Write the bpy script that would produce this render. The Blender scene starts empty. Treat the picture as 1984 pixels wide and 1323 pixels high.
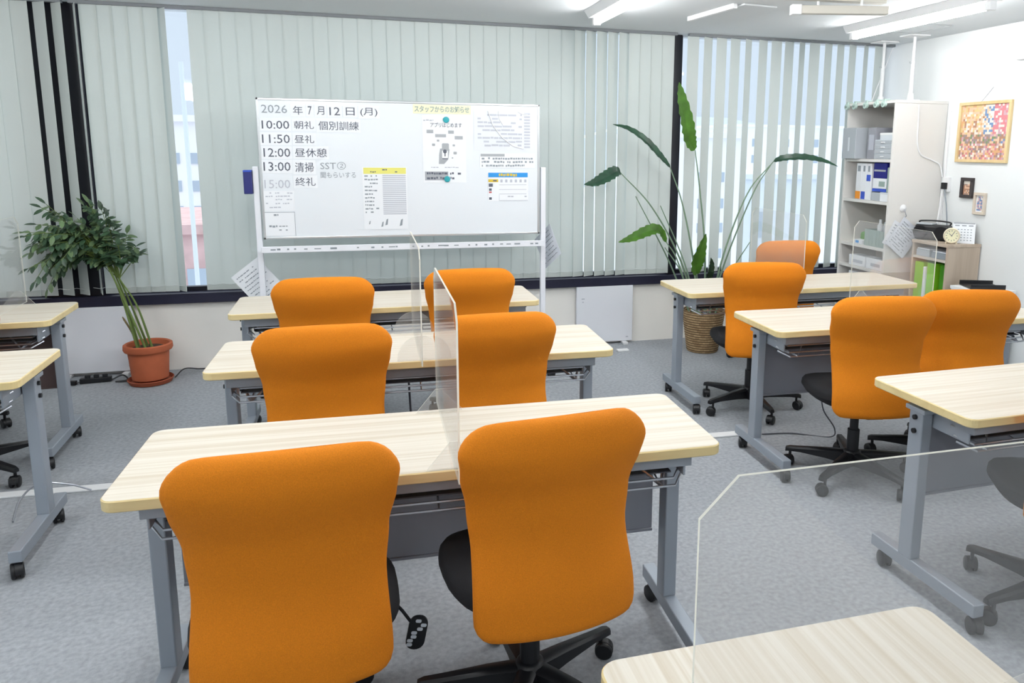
import bpy, bmesh, math, random
from mathutils import Vector, Matrix
random.seed(7)
C = bpy.context.scene.collection
SC = bpy.context.scene
R = math.radians

# ------------------------------------------------------------------ camera
cam_d = bpy.data.cameras.new('camera')
cam = bpy.data.objects.new('camera', cam_d); C.objects.link(cam)
cam_d.sensor_width = 36.0
cam_d.lens = 1471.84 / 1984 * 36
cam_d.shift_x = (992 - 1119.57) / 1984
cam_d.shift_y = (543.92 - 661.5) / 1984
cam_d.clip_start = 0.05; cam_d.clip_end = 1000
r_ = Vector((0.96218411, -0.27222295, 0.0098189)); u_ = Vector((0.03749855, 0.16807078, 0.98506146)); f_ = Vector((0.2698066, 0.94744228, -0.171923))
cam.matrix_world = Matrix(((r_.x, u_.x, -f_.x, 0), (r_.y, u_.y, -f_.y, 0), (r_.z, u_.z, -f_.z, 1.55198), (0, 0, 0, 1)))
SC.camera = cam

# ------------------------------------------------------------------ colour management, sky, lamps
SC.view_settings.view_transform = 'Standard'
SC.view_settings.look = 'None'
SC.view_settings.gamma = 1
SC.view_settings.use_curve_mapping = False
SC.view_settings.exposure = 0.0
CEIL = 2.425; YB = 5.695; XR = 4.34
W = bpy.data.worlds.new('sky'); SC.world = W; W.use_nodes = True
nt = W.node_tree; nt.nodes.clear()
o = nt.nodes.new('ShaderNodeOutputWorld'); bg = nt.nodes.new('ShaderNodeBackground')
tc = nt.nodes.new('ShaderNodeTexCoord'); sx = nt.nodes.new('ShaderNodeSeparateXYZ'); rp = nt.nodes.new('ShaderNodeValToRGB')
rp.color_ramp.elements[0].position = 0.25; rp.color_ramp.elements[0].color = (0.32, 0.365, 0.42, 1)
rp.color_ramp.elements[1].position = 0.6; rp.color_ramp.elements[1].color = (0.78, 0.82, 0.86, 1)
nt.links.new(tc.outputs['Generated'], sx.inputs[0]); nt.links.new(sx.outputs['Z'], rp.inputs[0])
nt.links.new(rp.outputs[0], bg.inputs[0]); bg.inputs[1].default_value = 2.4
nt.links.new(bg.outputs[0], o.inputs[0])
def tube_lamp(x, y, watts):
    for dy in (-0.3, 0.3):
        l = bpy.data.lights.new('ceiling_lamp', 'POINT'); l.shadow_soft_size = 0.12
        l.energy = watts / 2; l.color = (0.97, 0.99, 1.0)
        q = bpy.data.objects.new('ceiling_lamp', l); C.objects.link(q); q.location = (x, y + dy, CEIL - 0.14)
# the tube lights of the room's ceiling grid that lie outside the frame
for lx, ly, w_ in [(-2.3, 3.6, 30), (-0.4, 3.5, 26), (-2.3, 1.7, 26), (-0.4, 1.7, 26), (1.5, 2.6, 48), (3.4, 2.2, 18), (-2.3, -0.9, 24), (-0.4, -0.9, 24), (1.5, -0.9, 24), (3.4, -0.9, 20)]:
    tube_lamp(lx, ly, w_)
TUBE = 58.0

# ------------------------------------------------------------------ materials
def lin(c):
    return tuple(((v / 255) / 12.92 if v / 255 <= 0.04045 else ((v / 255 + 0.055) / 1.055) ** 2.4) for v in c) + (1,)
def mat(name, rgb, rough=0.5, metal=0.0, var=0.0, scale=20.0, bump=0.0, bscale=200.0, spec=0.5, stretch=None, emit=0.0):
    m = bpy.data.materials.new(name); m.use_nodes = True
    t = m.node_tree; p = t.nodes['Principled BSDF']
    p.inputs['Base Color'].default_value = lin(rgb); p.inputs['Roughness'].default_value = rough; p.inputs['Metallic'].default_value = metal
    p.inputs['Specular IOR Level'].default_value = spec
    if emit:
        p.inputs['Emission Color'].default_value = lin(rgb); p.inputs['Emission Strength'].default_value = emit
    if var or bump:
        tx = t.nodes.new('ShaderNodeTexCoord'); mp = t.nodes.new('ShaderNodeMapping'); t.links.new(tx.outputs['Object'], mp.inputs[0])
        if stretch: mp.inputs['Scale'].default_value = stretch
    if var:
        n = t.nodes.new('ShaderNodeTexNoise'); n.inputs['Scale'].default_value = scale; n.inputs['Detail'].default_value = 6
        t.links.new(mp.outputs[0], n.inputs['Vector'])
        mx = t.nodes.new('ShaderNodeMix'); mx.data_type = 'RGBA'
        c = lin(rgb); mx.inputs[6].default_value = tuple(max(0, v * (1 - var)) for v in c[:3]) + (1,)
        mx.inputs[7].default_value = tuple(min(1, v * (1 + var)) for v in c[:3]) + (1,)
        rr = t.nodes.new('ShaderNodeMapRange'); rr.inputs[1].default_value = 0.3; rr.inputs[2].default_value = 0.7
        t.links.new(n.outputs['Fac'], rr.inputs[0]); t.links.new(rr.outputs[0], mx.inputs[0]); t.links.new(mx.outputs[2], p.inputs['Base Color'])
    if bump:
        n2 = t.nodes.new('ShaderNodeTexNoise'); n2.inputs['Scale'].default_value = bscale; n2.inputs['Detail'].default_value = 3
        t.links.new(mp.outputs[0], n2.inputs['Vector'])
        b = t.nodes.new('ShaderNodeBump'); b.inputs['Strength'].default_value = bump; b.inputs['Distance'].default_value = 0.002
        t.links.new(n2.outputs['Fac'], b.inputs['Height']); t.links.new(b.outputs[0], p.inputs['Normal'])
    return m
def wood(name, a, b, stretch, rough=0.35):
    m = bpy.data.materials.new(name); m.use_nodes = True; t = m.node_tree; p = t.nodes['Principled BSDF']
    p.inputs['Roughness'].default_value = rough; p.inputs['Specular IOR Level'].default_value = 0.4
    tx = t.nodes.new('ShaderNodeTexCoord'); mp = t.nodes.new('ShaderNodeMapping'); mp.inputs['Scale'].default_value = stretch
    oi = t.nodes.new('ShaderNodeObjectInfo'); ad = t.nodes.new('ShaderNodeVectorMath'); ad.operation = 'ADD'
    t.links.new(tx.outputs['Object'], ad.inputs[0]); t.links.new(oi.outputs['Random'], ad.inputs[1]); t.links.new(ad.outputs[0], mp.inputs[0])
    n = t.nodes.new('ShaderNodeTexNoise'); n.inputs['Scale'].default_value = 1.0; n.inputs['Detail'].default_value = 5; n.inputs['Roughness'].default_value = 0.6; n.inputs['Distortion'].default_value = 0.6
    t.links.new(mp.outputs[0], n.inputs['Vector'])
    r = t.nodes.new('ShaderNodeValToRGB'); r.color_ramp.elements[0].position = 0.32; r.color_ramp.elements[0].color = lin(b)
    r.color_ramp.elements[1].position = 0.62; r.color_ramp.elements[1].color = lin(a)
    t.links.new(n.outputs['Fac'], r.inputs[0]); t.links.new(r.outputs[0], p.inputs['Base Color'])
    return m
def clear(name, tint, haze, ior=1.45):
    m = bpy.data.materials.new(name); m.use_nodes = True; t = m.node_tree; t.nodes.clear()
    out = t.nodes.new('ShaderNodeOutputMaterial'); tr = t.nodes.new('ShaderNodeBsdfTransparent'); gl = t.nodes.new('ShaderNodeBsdfGlossy')
    tr.inputs[0].default_value = tint; gl.inputs['Roughness'].default_value = 0.02
    fr = t.nodes.new('ShaderNodeFresnel'); ge = t.nodes.new('ShaderNodeNewGeometry'); mr = t.nodes.new('ShaderNodeMapRange')
    mr.inputs[3].default_value = ior; mr.inputs[4].default_value = 1 / ior      # thin sheet: both faces reflect like the outside of the sheet
    t.links.new(ge.outputs['Backfacing'], mr.inputs[0]); t.links.new(mr.outputs[0], fr.inputs[0])
    mx = t.nodes.new('ShaderNodeMixShader'); t.links.new(fr.outputs[0], mx.inputs[0]); t.links.new(tr.outputs[0], mx.inputs[1]); t.links.new(gl.outputs[0], mx.inputs[2])
    if haze:
        df = t.nodes.new('ShaderNodeBsdfDiffuse'); df.inputs[0].default_value = (0.9, 0.9, 0.9, 1)
        m2 = t.nodes.new('ShaderNodeMixShader'); m2.inputs[0].default_value = haze
        t.links.new(mx.outputs[0], m2.inputs[1]); t.links.new(df.outputs[0], m2.inputs[2]); t.links.new(m2.outputs[0], out.inputs[0])
    else:
        t.links.new(mx.outputs[0], out.inputs[0])
    return m
def translucent(name, rgb, fac):
    m = bpy.data.materials.new(name); m.use_nodes = True; t = m.node_tree; t.nodes.clear()
    out = t.nodes.new('ShaderNodeOutputMaterial'); a = t.nodes.new('ShaderNodeBsdfDiffuse'); b = t.nodes.new('ShaderNodeBsdfTranslucent')
    a.inputs[0].default_value = lin(rgb); b.inputs[0].default_value = lin(rgb)
    mx = t.nodes.new('ShaderNodeMixShader'); mx.inputs[0].default_value = fac
    t.links.new(a.outputs[0], mx.inputs[1]); t.links.new(b.outputs[0], mx.inputs[2]); t.links.new(mx.outputs[0], out.inputs[0])
    return m

M = {}
M['carpet'] = mat('carpet', (164, 168, 173), 0.95, var=0.16, scale=55, bump=0.8, bscale=260, spec=0.1)
M['wall'] = mat('wall_paint', (232, 235, 235), 0.85, bump=0.15, bscale=150, spec=0.2)
M['wall_low'] = mat('low_wall_paint', (242, 239, 233), 0.8, bump=0.1, bscale=150, spec=0.2)
M['ceiling'] = mat('ceiling_board', (222, 226, 228), 0.9, bump=0.2, bscale=90, spec=0.1)
M['black_frame'] = mat('black_window_frame', (16, 16, 28), 0.4)
M['sill'] = mat('dark_sill', (34, 34, 56), 0.4)
M['glass'] = clear('window_glass', (0.97, 0.99, 1, 1), 0)
M['acrylic'] = clear('clear_acrylic', (0.985, 0.985, 0.985, 1), 0.05, 1.49)
M['acrylic_edge'] = translucent('acrylic_edge', (238, 238, 228), 0.5)
M['vane'] = translucent('blind_fabric', (226, 231, 228), 0.44)
M['rail'] = mat('rail_shadow_grey', (120, 124, 128), 0.5)  # dark grey puts the shadow line under the ceiling into the rail's colour
M['chain'] = mat('white_chain', (232, 236, 236), 0.5)
M['wood'] = wood('pale_wood_laminate', (218, 211, 198), (200, 188, 168), (0.7, 58, 8), 0.5)
M['wood_edge'] = wood('pale_wood_edge', (231, 211, 158), (220, 197, 142), (2, 20, 20))
M['metal'] = mat('grey_painted_metal', (160, 168, 178), 0.42, 0.25)
M['metal_dark'] = mat('dark_grey_sheet', (92, 95, 103), 0.5, 0.2)
M['panel_grey'] = mat('grey_modesty_panel', (150, 154, 164), 0.5, 0.1)
M['panel_brown'] = mat('brown_modesty_panel', (104, 86, 84), 0.5)
M['chrome'] = mat('steel_wire', (180, 184, 192), 0.3, 0.8)
M['black'] = mat('black_plastic', (22, 23, 27), 0.42)
M['black_fabric'] = mat('black_fabric', (20, 20, 24), 0.9, bump=0.3, bscale=500)
M['orange'] = mat('orange_fabric', (216, 126, 22), 0.82, var=0.10, scale=420, bump=0.35, bscale=520, spec=0.25)
M['white'] = mat('white_plastic', (236, 237, 238), 0.45)
M['white_metal'] = mat('white_painted_metal', (234, 236, 242), 0.4)
M['board'] = mat('whiteboard_enamel', (228, 233, 238), 0.22, spec=0.5)
M['alu'] = mat('aluminium_trim', (205, 208, 210), 0.3, 0.7)
M['paper'] = mat('white_paper', (234, 237, 241), 0.7)
M['paper_grey'] = mat('greyish_paper', (222, 226, 234), 0.7)
M['ink'] = mat('black_ink', (88, 93, 106), 0.6)
M['ink_soft'] = mat('grey_marker_ink', (142, 150, 157), 0.6)
M['ink_pale'] = mat('pale_grey_print', (186, 190, 200), 0.6)
M['pill'] = mat('mid_grey_print', (165, 169, 174), 0.6)
M['yellow'] = mat('yellow_paper', (226, 222, 120), 0.6)
M['cream'] = mat('cream_paper', (240, 236, 200), 0.6)
M['teal'] = mat('teal_magnet', (40, 160, 170), 0.4)
M['blue_print'] = mat('blue_print', (40, 142, 214), 0.6)
M['gold_print'] = mat('gold_print', (220, 190, 60), 0.6)
M['navy'] = mat('navy_plastic', (34, 40, 110), 0.4)
M['blue'] = mat('blue_plastic', (52, 84, 190), 0.4)
M['deep_blue'] = mat('deep_blue_box', (18, 22, 120), 0.5)
M['terracotta'] = mat('terracotta', (186, 98, 62), 0.7, var=0.08, scale=12)
M['terracotta_dark'] = mat('terracotta_saucer', (160, 78, 48), 0.7)
M['soil'] = mat('soil', (70, 56, 44), 1.0, var=0.4, scale=40)
M['stem'] = mat('green_stem', (104, 124, 62), 0.6, var=0.2, scale=14)
M['stem_brown'] = mat('brown_stem', (120, 104, 66), 0.7, var=0.2, scale=14)
M['stem_grey'] = mat('greyish_green_stem', (112, 136, 112), 0.6)
M['leaf'] = mat('dark_leaf', (58, 84, 60), 0.4, var=0.5, scale=14)
M['leaf_soft'] = mat('greyish_leaf', (98, 122, 84), 0.4, var=0.3, scale=14)
M['leaf_light'] = mat('bright_leaf', (92, 140, 52), 0.35, var=0.3, scale=14)
M['leaf_blue'] = mat('bluish_leaf', (62, 100, 78), 0.3, var=0.3, scale=14)
M['tube'] = mat('lit_tube', (255, 255, 255), 0.4, emit=TUBE)
M['shelf_white'] = mat('white_laminate', (228, 226, 222), 0.5)
M['shelf_grey'] = mat('greige_laminate', (202, 194, 184), 0.5)
M['tan_wood'] = wood('tan_laminate', (196, 180, 162), (178, 161, 143), (14, 14, 1.2), 0.5)
M['frosted'] = mat('frosted_grey_plastic', (176, 182, 188), 0.35)
M['frosted_white'] = mat('frosted_white_plastic', (212, 218, 224), 0.35)
M['grey_box'] = mat('grey_binder', (150, 152, 160), 0.5)
M['lime'] = mat('lime_green_plastic', (130, 196, 40), 0.4)
M['lime_dark'] = mat('green_plastic', (70, 140, 30), 0.45)
M['orange_label'] = mat('orange_label', (236, 150, 40), 0.5)
M['greengrey'] = mat('grey_green_plastic', (150, 168, 162), 0.45)
M['frame_wood'] = wood('light_frame_wood', (224, 200, 152), (206, 178, 126), (12, 12, 2), 0.5)
M['frame_black'] = mat('dark_frame', (58, 52, 52), 0.5)
M['frame_beige'] = mat('beige_frame', (214, 202, 186), 0.5)
M['cream_clock'] = mat('cream_enamel', (232, 222, 196), 0.4)
M['clear_plastic'] = mat('clear_plastic_clip', (200, 222, 214), 0.15)
M['beige_rail'] = mat('beige_painted_rail', (206, 202, 192), 0.5)
M['bldg'] = mat('pale_facade', (244, 245, 248), 0.9)
M['bldg_pink'] = mat('brick_pink_facade', (214, 180, 178), 0.9, var=0.15, scale=2)
M['bldg_grey'] = mat('grey_facade', (222, 230, 236), 0.9)
M['bldg_win'] = mat('facade_window', (178, 192, 206), 0.3)
M['hill'] = mat('hazy_hill', (222, 230, 238), 1.0)
M['ground'] = mat('city_ground', (222, 224, 230), 1.0)
M['red'] = mat('red_print', (200, 90, 90), 0.6)

# woven basket: procedural weave
def weave():
    m = bpy.data.materials.new('woven_seagrass'); m.use_nodes = True; t = m.node_tree; p = t.nodes['Principled BSDF']; p.inputs['Roughness'].default_value = 0.8
    tx = t.nodes.new('ShaderNodeTexCoord'); sp = t.nodes.new('ShaderNodeSeparateXYZ'); t.links.new(tx.outputs['Object'], sp.inputs[0])
    at = t.nodes.new('ShaderNodeMath'); at.operation = 'ARCTAN2'; t.links.new(sp.outputs['X'], at.inputs[0]); t.links.new(sp.outputs['Y'], at.inputs[1])
    cb = t.nodes.new('ShaderNodeCombineXYZ'); t.links.new(at.outputs[0], cb.inputs[0]); t.links.new(sp.outputs['Z'], cb.inputs[1])
    br = t.nodes.new('ShaderNodeTexBrick'); br.inputs['Scale'].default_value = 1.0; br.inputs['Brick Width'].default_value = 0.20; br.inputs['Row Height'].default_value = 0.019
    br.inputs['Mortar Size'].default_value = 0.004; br.inputs['Color1'].default_value = lin((188, 160, 120)); br.inputs['Color2'].default_value = lin((150, 122, 86)); br.inputs['Mortar'].default_value = lin((96, 74, 48))
    t.links.new(cb.outputs[0], br.inputs['Vector']); t.links.new(br.outputs['Color'], p.inputs['Base Color'])
    b = t.nodes.new('ShaderNodeBump'); b.inputs['Strength'].default_value = 0.6; b.inputs['Distance'].default_value = 0.004; b.invert = True
    t.links.new(br.outputs['Fac'], b.inputs['Height']); t.links.new(b.outputs[0], p.inputs['Normal'])
    return m
M['weave'] = weave()

# ------------------------------------------------------------------ mesh helpers
def BM(): return bmesh.new()
def box(bm, x0, x1, y0, y1, z0, z1, bev=0.0, mi=0, T=None, seg=2):
    vs = [bm.verts.new((x, y, z)) for x in (x0, x1) for y in (y0, y1) for z in (z0, z1)]
    if T is not None:
        for v in vs: v.co = T @ v.co
    fs = [bm.faces.new([vs[i] for i in q]) for q in ((0, 1, 3, 2), (4, 6, 7, 5), (0, 4, 5, 1), (2, 3, 7, 6), (0, 2, 6, 4), (1, 5, 7, 3))]
    for f in fs: f.material_index = mi
    if bev:
        es = list({e for f in fs for e in f.edges})
        bmesh.ops.bevel(bm, geom=es, offset=bev, segments=seg, affect='EDGES', profile=0.5, material=-1)
def ring_loft(bm, rings, mi=0, cap=True, closed=True):
    vr = [[bm.verts.new(p) for p in r] for r in rings]
    n = len(vr[0])
    for a, b in zip(vr, vr[1:]):
        for i in range(n if closed else n - 1):
            f = bm.faces.new((a[i], a[(i + 1) % n], b[(i + 1) % n], b[i])); f.material_index = mi
    if cap:
        for q in (list(reversed(vr[0])), vr[-1]):
            f = bm.faces.new(q); f.material_index = mi
def tube(bm, pts, r, n=8, mi=0):
    pts = [Vector(p) for p in pts]; rings = []
    up = None
    for i, p in enumerate(pts):
        d = (pts[min(i + 1, len(pts) - 1)] - pts[max(i - 1, 0)]).normalized()
        if up is None:
            up = Vector((0, 0, 1)) if abs(d.z) < 0.9 else Vector((1, 0, 0))
        s = d.cross(up).normalized(); up = s.cross(d).normalized()
        rr = r[i] if isinstance(r, (list, tuple)) else r
        rings.append([p + rr * (math.cos(2 * math.pi * k / n) * s + math.sin(2 * math.pi * k / n) * up) for k in range(n)])
    ring_loft(bm, rings, mi)
def cyl(bm, p0, p1, r0, r1=None, n=16, mi=0):
    tube(bm, [p0, p1], [r0, r0 if r1 is None else r1], n, mi)
def lathe(bm, prof, n=32, c=(0, 0, 0), mi=0, T=None):
    rings = []
    for r, z in prof:
        r = max(r, 0.0003)
        rings.append([Vector((c[0] + r * math.cos(2 * math.pi * k / n), c[1] + r * math.sin(2 * math.pi * k / n), c[2] + z)) for k in range(n)])
    if T is not None: rings = [[T @ p for p in q] for q in rings]
    ring_loft(bm, rings, mi)
def prism(bm, poly, a0, a1, axis='z', mi=0, side_mi=None, T=None):
    def P(p, a):
        v = Vector((p[0], p[1], a)) if axis == 'z' else (Vector((a, p[0], p[1])) if axis == 'x' else Vector((p[0], a, p[1])))
        return T @ v if T is not None else v
    A = [bm.verts.new(P(p, a0)) for p in poly]; B = [bm.verts.new(P(p, a1)) for p in poly]
    f = bm.faces.new(list(reversed(A))); f.material_index = mi
    f = bm.faces.new(B); f.material_index = mi
    n = len(poly)
    for i in range(n):
        f = bm.faces.new((A[i], A[(i + 1) % n], B[(i + 1) % n], B[i])); f.material_index = mi if side_mi is None else side_mi
def rrect(x0, x1, y0, y1, r, n=6):
    out = []
    for cx, cy, a0 in ((x1 - r, y1 - r, 0), (x0 + r, y1 - r, 90), (x0 + r, y0 + r, 180), (x1 - r, y0 + r, 270)):
        for k in range(n + 1):
            a = R(a0 + 90 * k / n); out.append((cx + r * math.cos(a), cy + r * math.sin(a)))
    return out
def spline(pts, n=10):
    pts = [Vector(p) for p in pts]
    P = [2 * pts[0] - pts[1]] + pts + [2 * pts[-1] - pts[-2]]
    out = []
    for i in range(1, len(P) - 2):
        a, b, c, d = P[i - 1:i + 3]
        for k in range(n):
            t = k / n
            out.append(0.5 * (2 * b + (c - a) * t + (2 * a - 5 * b + 4 * c - d) * t * t + (3 * b - a - 3 * c + d) * t ** 3))
    out.append(pts[-1]); return out
def obj(name, bm, mats, parent=None, smooth=False):
    bmesh.ops.recalc_face_normals(bm, faces=bm.faces[:])
    me = bpy.data.meshes.new(name); bm.to_mesh(me); bm.free()
    for m in (mats if isinstance(mats, (list, tuple)) else [mats]): me.materials.append(M[m] if isinstance(m, str) else m)
    if smooth:
        me.polygons.foreach_set('use_smooth', [True] * len(me.polygons)); me.set_sharp_from_angle(angle=R(38))
    ob = bpy.data.objects.new(name, me); C.objects.link(ob)
    if parent: ob.parent = parent
    return ob
def tag(ob, label, cat, group=None, kind=None):
    ob['label'] = label
    if cat: ob['category'] = cat
    if group: ob['group'] = group
    if kind: ob['kind'] = kind
    return ob
def thing(name, label, cat, loc=(0, 0, 0), rz=0.0, group=None):
    ob = bpy.data.objects.new(name, None); C.objects.link(ob); ob.empty_display_size = 0.1
    ob.location = loc; ob.rotation_euler = (0, 0, rz)
    return tag(ob, label, cat, group)
def struct(name, bm, mats, parent=None, smooth=False):
    ob = obj(name, bm, mats, parent, smooth)
    if not parent: ob['kind'] = 'structure'
    return ob
def copy_tree(ob, parent=None):
    c = ob.copy(); C.objects.link(c)
    if parent: c.parent = parent
    for ch in list(ob.children): copy_tree(ch, c)
    return c
def lettering(s, x0, x1, z0, z1, y, m, parent, name='lettering', keep=False, bold=0.0, ax='y', local=(0, 0, 0)):
    """text standing in the plane y = const, facing -Y, filling the box"""
    cu = bpy.data.curves.new(name, 'FONT'); cu.body = s; cu.size = 1.0; cu.offset = bold; cu.resolution_u = 2
    tmp = bpy.data.objects.new('text_tmp', cu); C.objects.link(tmp)
    dg = bpy.context.evaluated_depsgraph_get(); me = bpy.data.meshes.new_from_object(tmp.evaluated_get(dg))
    bpy.data.objects.remove(tmp); bpy.data.curves.remove(cu)
    if not me.vertices: return None
    xs = [v.co.x for v in me.vertices]; ys = [v.co.y for v in me.vertices]
    a, b, c, d = min(xs), max(xs), min(ys), max(ys)
    sx, sy = (x1 - x0) / (b - a), (z1 - z0) / (d - c)
    if keep: sx = sy = min(sx, sy)
    ox, oz = (x0 + x1) / 2 - sx * (a + b) / 2, (z0 + z1) / 2 - sy * (c + d) / 2
    for v in me.vertices:
        X, Z = ox + sx * v.co.x, oz + sy * v.co.y
        v.co = Vector((X, y, Z)) if ax == 'y' else Vector((y, -X, Z))
        v.co -= Vector(local)
    me.materials.append(M[m]); me.name = name
    ob = bpy.data.objects.new(name, me); C.objects.link(ob)
    if parent: ob.parent = parent
    return ob

# ------------------------------------------------------------------ the room
XL = -4.3; YF = -3.6
b = BM(); box(b, XL, XR, YF, YB, -0.05, 0); struct('floor', b, 'carpet')
b = BM(); box(b, XL, XR, YF, YB + 0.16, CEIL, CEIL + 0.08); struct('ceiling', b, 'ceiling')
b = BM(); box(b, XR, XR + 0.12, YF, YB + 0.16, -0.05, CEIL); struct('wall_right', b, 'wall')
b = BM(); box(b, XL - 0.12, XL, YF, YB + 0.16, -0.05, CEIL); struct('wall_left', b, 'wall')
b = BM(); box(b, XL, XR, YF - 0.12, YF, -0.05, CEIL); struct('wall_rear', b, 'wall')
SZ0, SZ1 = 0.475, 0.545
b = BM(); box(b, XL, XR, YB, YB + 0.16, -0.05, SZ0); struct('wall_back', b, 'wall_low')
b = BM(); box(b, XL, XR, YB + 0.001, YB + 0.013, -0.0, 0.006); bm_ = b
b.free()
b = BM(); box(b, XL, XR, YB - 0.045, YB + 0.16, SZ0, SZ1, 0.004); struct('trim_1', b, 'sill')
b = BM(); box(b, -2.02, -1.69, YB - 0.01, YB + 0.15, SZ1, CEIL); struct('trim_2', b, 'black_frame')
b = BM(); box(b, 2.375, 2.445, YB - 0.01, YB + 0.15, SZ1, CEIL); struct('trim_3', b, 'black_frame')
def window(n, x0, x1, mull):
    b = BM()
    fy0, fy1 = YB + 0.05, YB + 0.10
    box(b, x0, x1, fy0, fy1, SZ1, SZ1 + 0.03)
    box(b, x0, x0 + 0.03, fy0, fy1, SZ1, CEIL); box(b, x1 - 0.03, x1, fy0, fy1, SZ1, CEIL)
    for mx in mull: box(b, mx - 0.02, mx + 0.02, fy0, fy1, SZ1, CEIL)
    w = struct('window_%d' % n, b, 'black_frame')
    g = BM(); box(g, x0 + 0.03, x1 - 0.03, YB + 0.072, YB + 0.078, SZ1 + 0.03, CEIL); obj('glass_pane', g, 'glass', w)
window(1, XL, -2.02, [-3.2]); window(2, -1.69, 2.375, [-0.4, 0.9]); window(3, 2.445, XR, [])

# ------------------------------------------------------------------ blinds
VT, VB = 2.405, 0.572
def vane_mesh(w=0.1):
    b = BM(); box(b, -w / 2, w / 2, -0.0008, 0.0008, VB, VT); box(b, -w / 2, w / 2, -0.0016, 0.0016, VB, VB + 0.035)
    me = bpy.data.meshes.new('vane'); b.to_mesh(me); b.free(); me.materials.append(M['vane']); return me
VM = vane_mesh()
BY = 5.60
def blind(label, x0, x1, vanes, chain=True):
    t = thing('vertical_blind', label, 'blind', ((x0 + x1) / 2, BY, 0), 0, 'vertical blinds along the window wall')
    c = (x0 + x1) / 2
    b = BM(); box(b, x0 - c, x1 - c, -0.02, 0.02, CEIL - 0.02, CEIL - 0.001); obj('head_rail', b, 'rail', t)  # kept thin, coloured as the shadow line above the vanes
    for x, a in vanes:
        v = bpy.data.objects.new('vane', VM); C.objects.link(v); v.parent = t; v.location = (x - c, random.uniform(-0.001, 0.001), 0); v.rotation_euler = (0, 0, R(a))
    if chain:
        b = BM()
        for sy in (-0.004,):
            pts = []
            for i, (x, a) in enumerate(vanes):
                if i and x - vanes[i - 1][0] > 0.2:
                    if len(pts) > 1: tube(b, pts, 0.0014, 5)
                    pts = []
                pts.append((x - c - 0.045, -0.006, VB + 0.045)); pts.append((x - c, -0.007, VB + 0.036))
            tube(b, pts, 0.0014, 5)
        obj('spacer_chain', b, 'chain', t)
    return t
def closed(x0, x1, p=0.095, a=7, j=0.7):
    n = max(1, round((x1 - x0) / p)); return [(x0 + (i + 0.5) * (x1 - x0) / n, a + random.uniform(-j, j)) for i in range(n)]
vl = closed(-4.25, -1.925, a=-5) + [(-1.865, -35), (-1.772, -42)]
blind('vertical blind left of the black column, two dark gaps between its last vanes', -4.27, -1.74, vl)
vm = [(-1.675, -68)] + closed(-1.645, -1.215, a=-5) + [(-1.19, -50)]
vm += closed(-1.035, 1.55, a=3) + closed(1.55, 1.98, a=26, j=4) + closed(1.98, 2.34, a=3)
blind('widest vertical blind, hanging closed behind the whiteboard with a gap at its left', -1.7, 2.36, vm)
vr = []
x = 2.50
for i in range(15):
    vr.append((x, 20 + random.uniform(-15, 20))); x += 0.120 + random.uniform(-0.008, 0.008)
blind('vertical blind with opened vanes letting daylight in beside the white shelf', 2.46, 4.31, vr)
bw = BM(); tube(bw, [(4.05, 5.5, 1.93), (4.24, 5.52, 2.39)], 0.004, 6)
tag(obj('blind_wand', bw, 'white'), 'thin pale blind wand slanting over the top of the white shelf', 'wand')

# ------------------------------------------------------------------ outside
b = BM(); box(b, -300, 400, 8, 600, -15.3, -15); struct('ground', b, 'ground')
b = BM()
pr = [(-260, -15)] + [(-260 + i * 20, 6 + 6 * math.sin(i * 0.7) + 5 * math.sin(i * 0.31 + 1)) for i in range(31)] + [(340, -15)]
prism(b, pr, 320, 340, 'y'); struct('hill', b, 'hill')
def building(label, x0, x1, y0, y1, z1, m, wins, group='pale buildings outside the windows'):
    t = thing('building', label, 'building', ((x0 + x1) / 2, y0, -15), 0, group)
    ox, oy, oz = (x0 + x1) / 2, y0, -15
    b = BM(); box(b, x0 - ox, x1 - ox, 0, y1 - y0, 0, z1 - oz); box(b, x0 - ox - 0.2, x1 - ox + 0.2, -0.2, y1 - y0 + 0.2, z1 - oz, z1 - oz + 0.3)
    obj('facade', b, m, t)
    for wx, wz, ww, wh in wins:
        w = BM(); box(w, wx - ww / 2 - ox, wx + ww / 2 - ox, -0.05, 0.1, wz - wh / 2 - oz, wz + wh / 2 - oz); obj('window', w, 'bldg_win', t)
building('pale apartment block seen through the narrow blind gap left of the whiteboard', -10.2, -4.5, 40, 52, 2.6, 'bldg', [(-8.4 + 0.9 * i, z, 0.45, 0.5) for i in range(3) for z in (-1.6, -0.4, 0.9)])
building('low pinkish building in the bottom of the narrow blind gap left of the whiteboard', -7.5, -2.5, 26, 33, -1.2, 'bldg_pink', [(-5.0, -2.6, 0.7, 0.6)])
building('pale block with two columns of small windows, outside behind the tall plant', 16.5, 21.2, 40, 50, 2.2, 'bldg', [(xx, z, 0.5, 0.55) for xx in (18.7, 19.8) for z in (-4.4, -2.9, -1.5, 0.0)])
building('grey block with a flat roof, outside between tall plant and shelf', 21.6, 27.5, 42, 52, -0.2, 'bldg_grey', [(23.6, -3.0, 1.2, 1.6), (25.6, -5.6, 0.9, 1.1)])
building('farther pale block above the roofline, outside the opened blind', 42, 58, 82, 94, 4.2, 'bldg', [(xx, z, 0.9, 0.9) for xx in (45, 49, 53) for z in (0.5, 2.4)])
b = BM(); cyl(b, (-4.69, 24, -15), (-4.69, 24, 3.8), 0.07, 0.06, 8); tag(obj('utility_pole', b, 'bldg_grey'), 'thin grey utility pole outside, seen in the narrow blind gap', 'pole')

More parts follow.
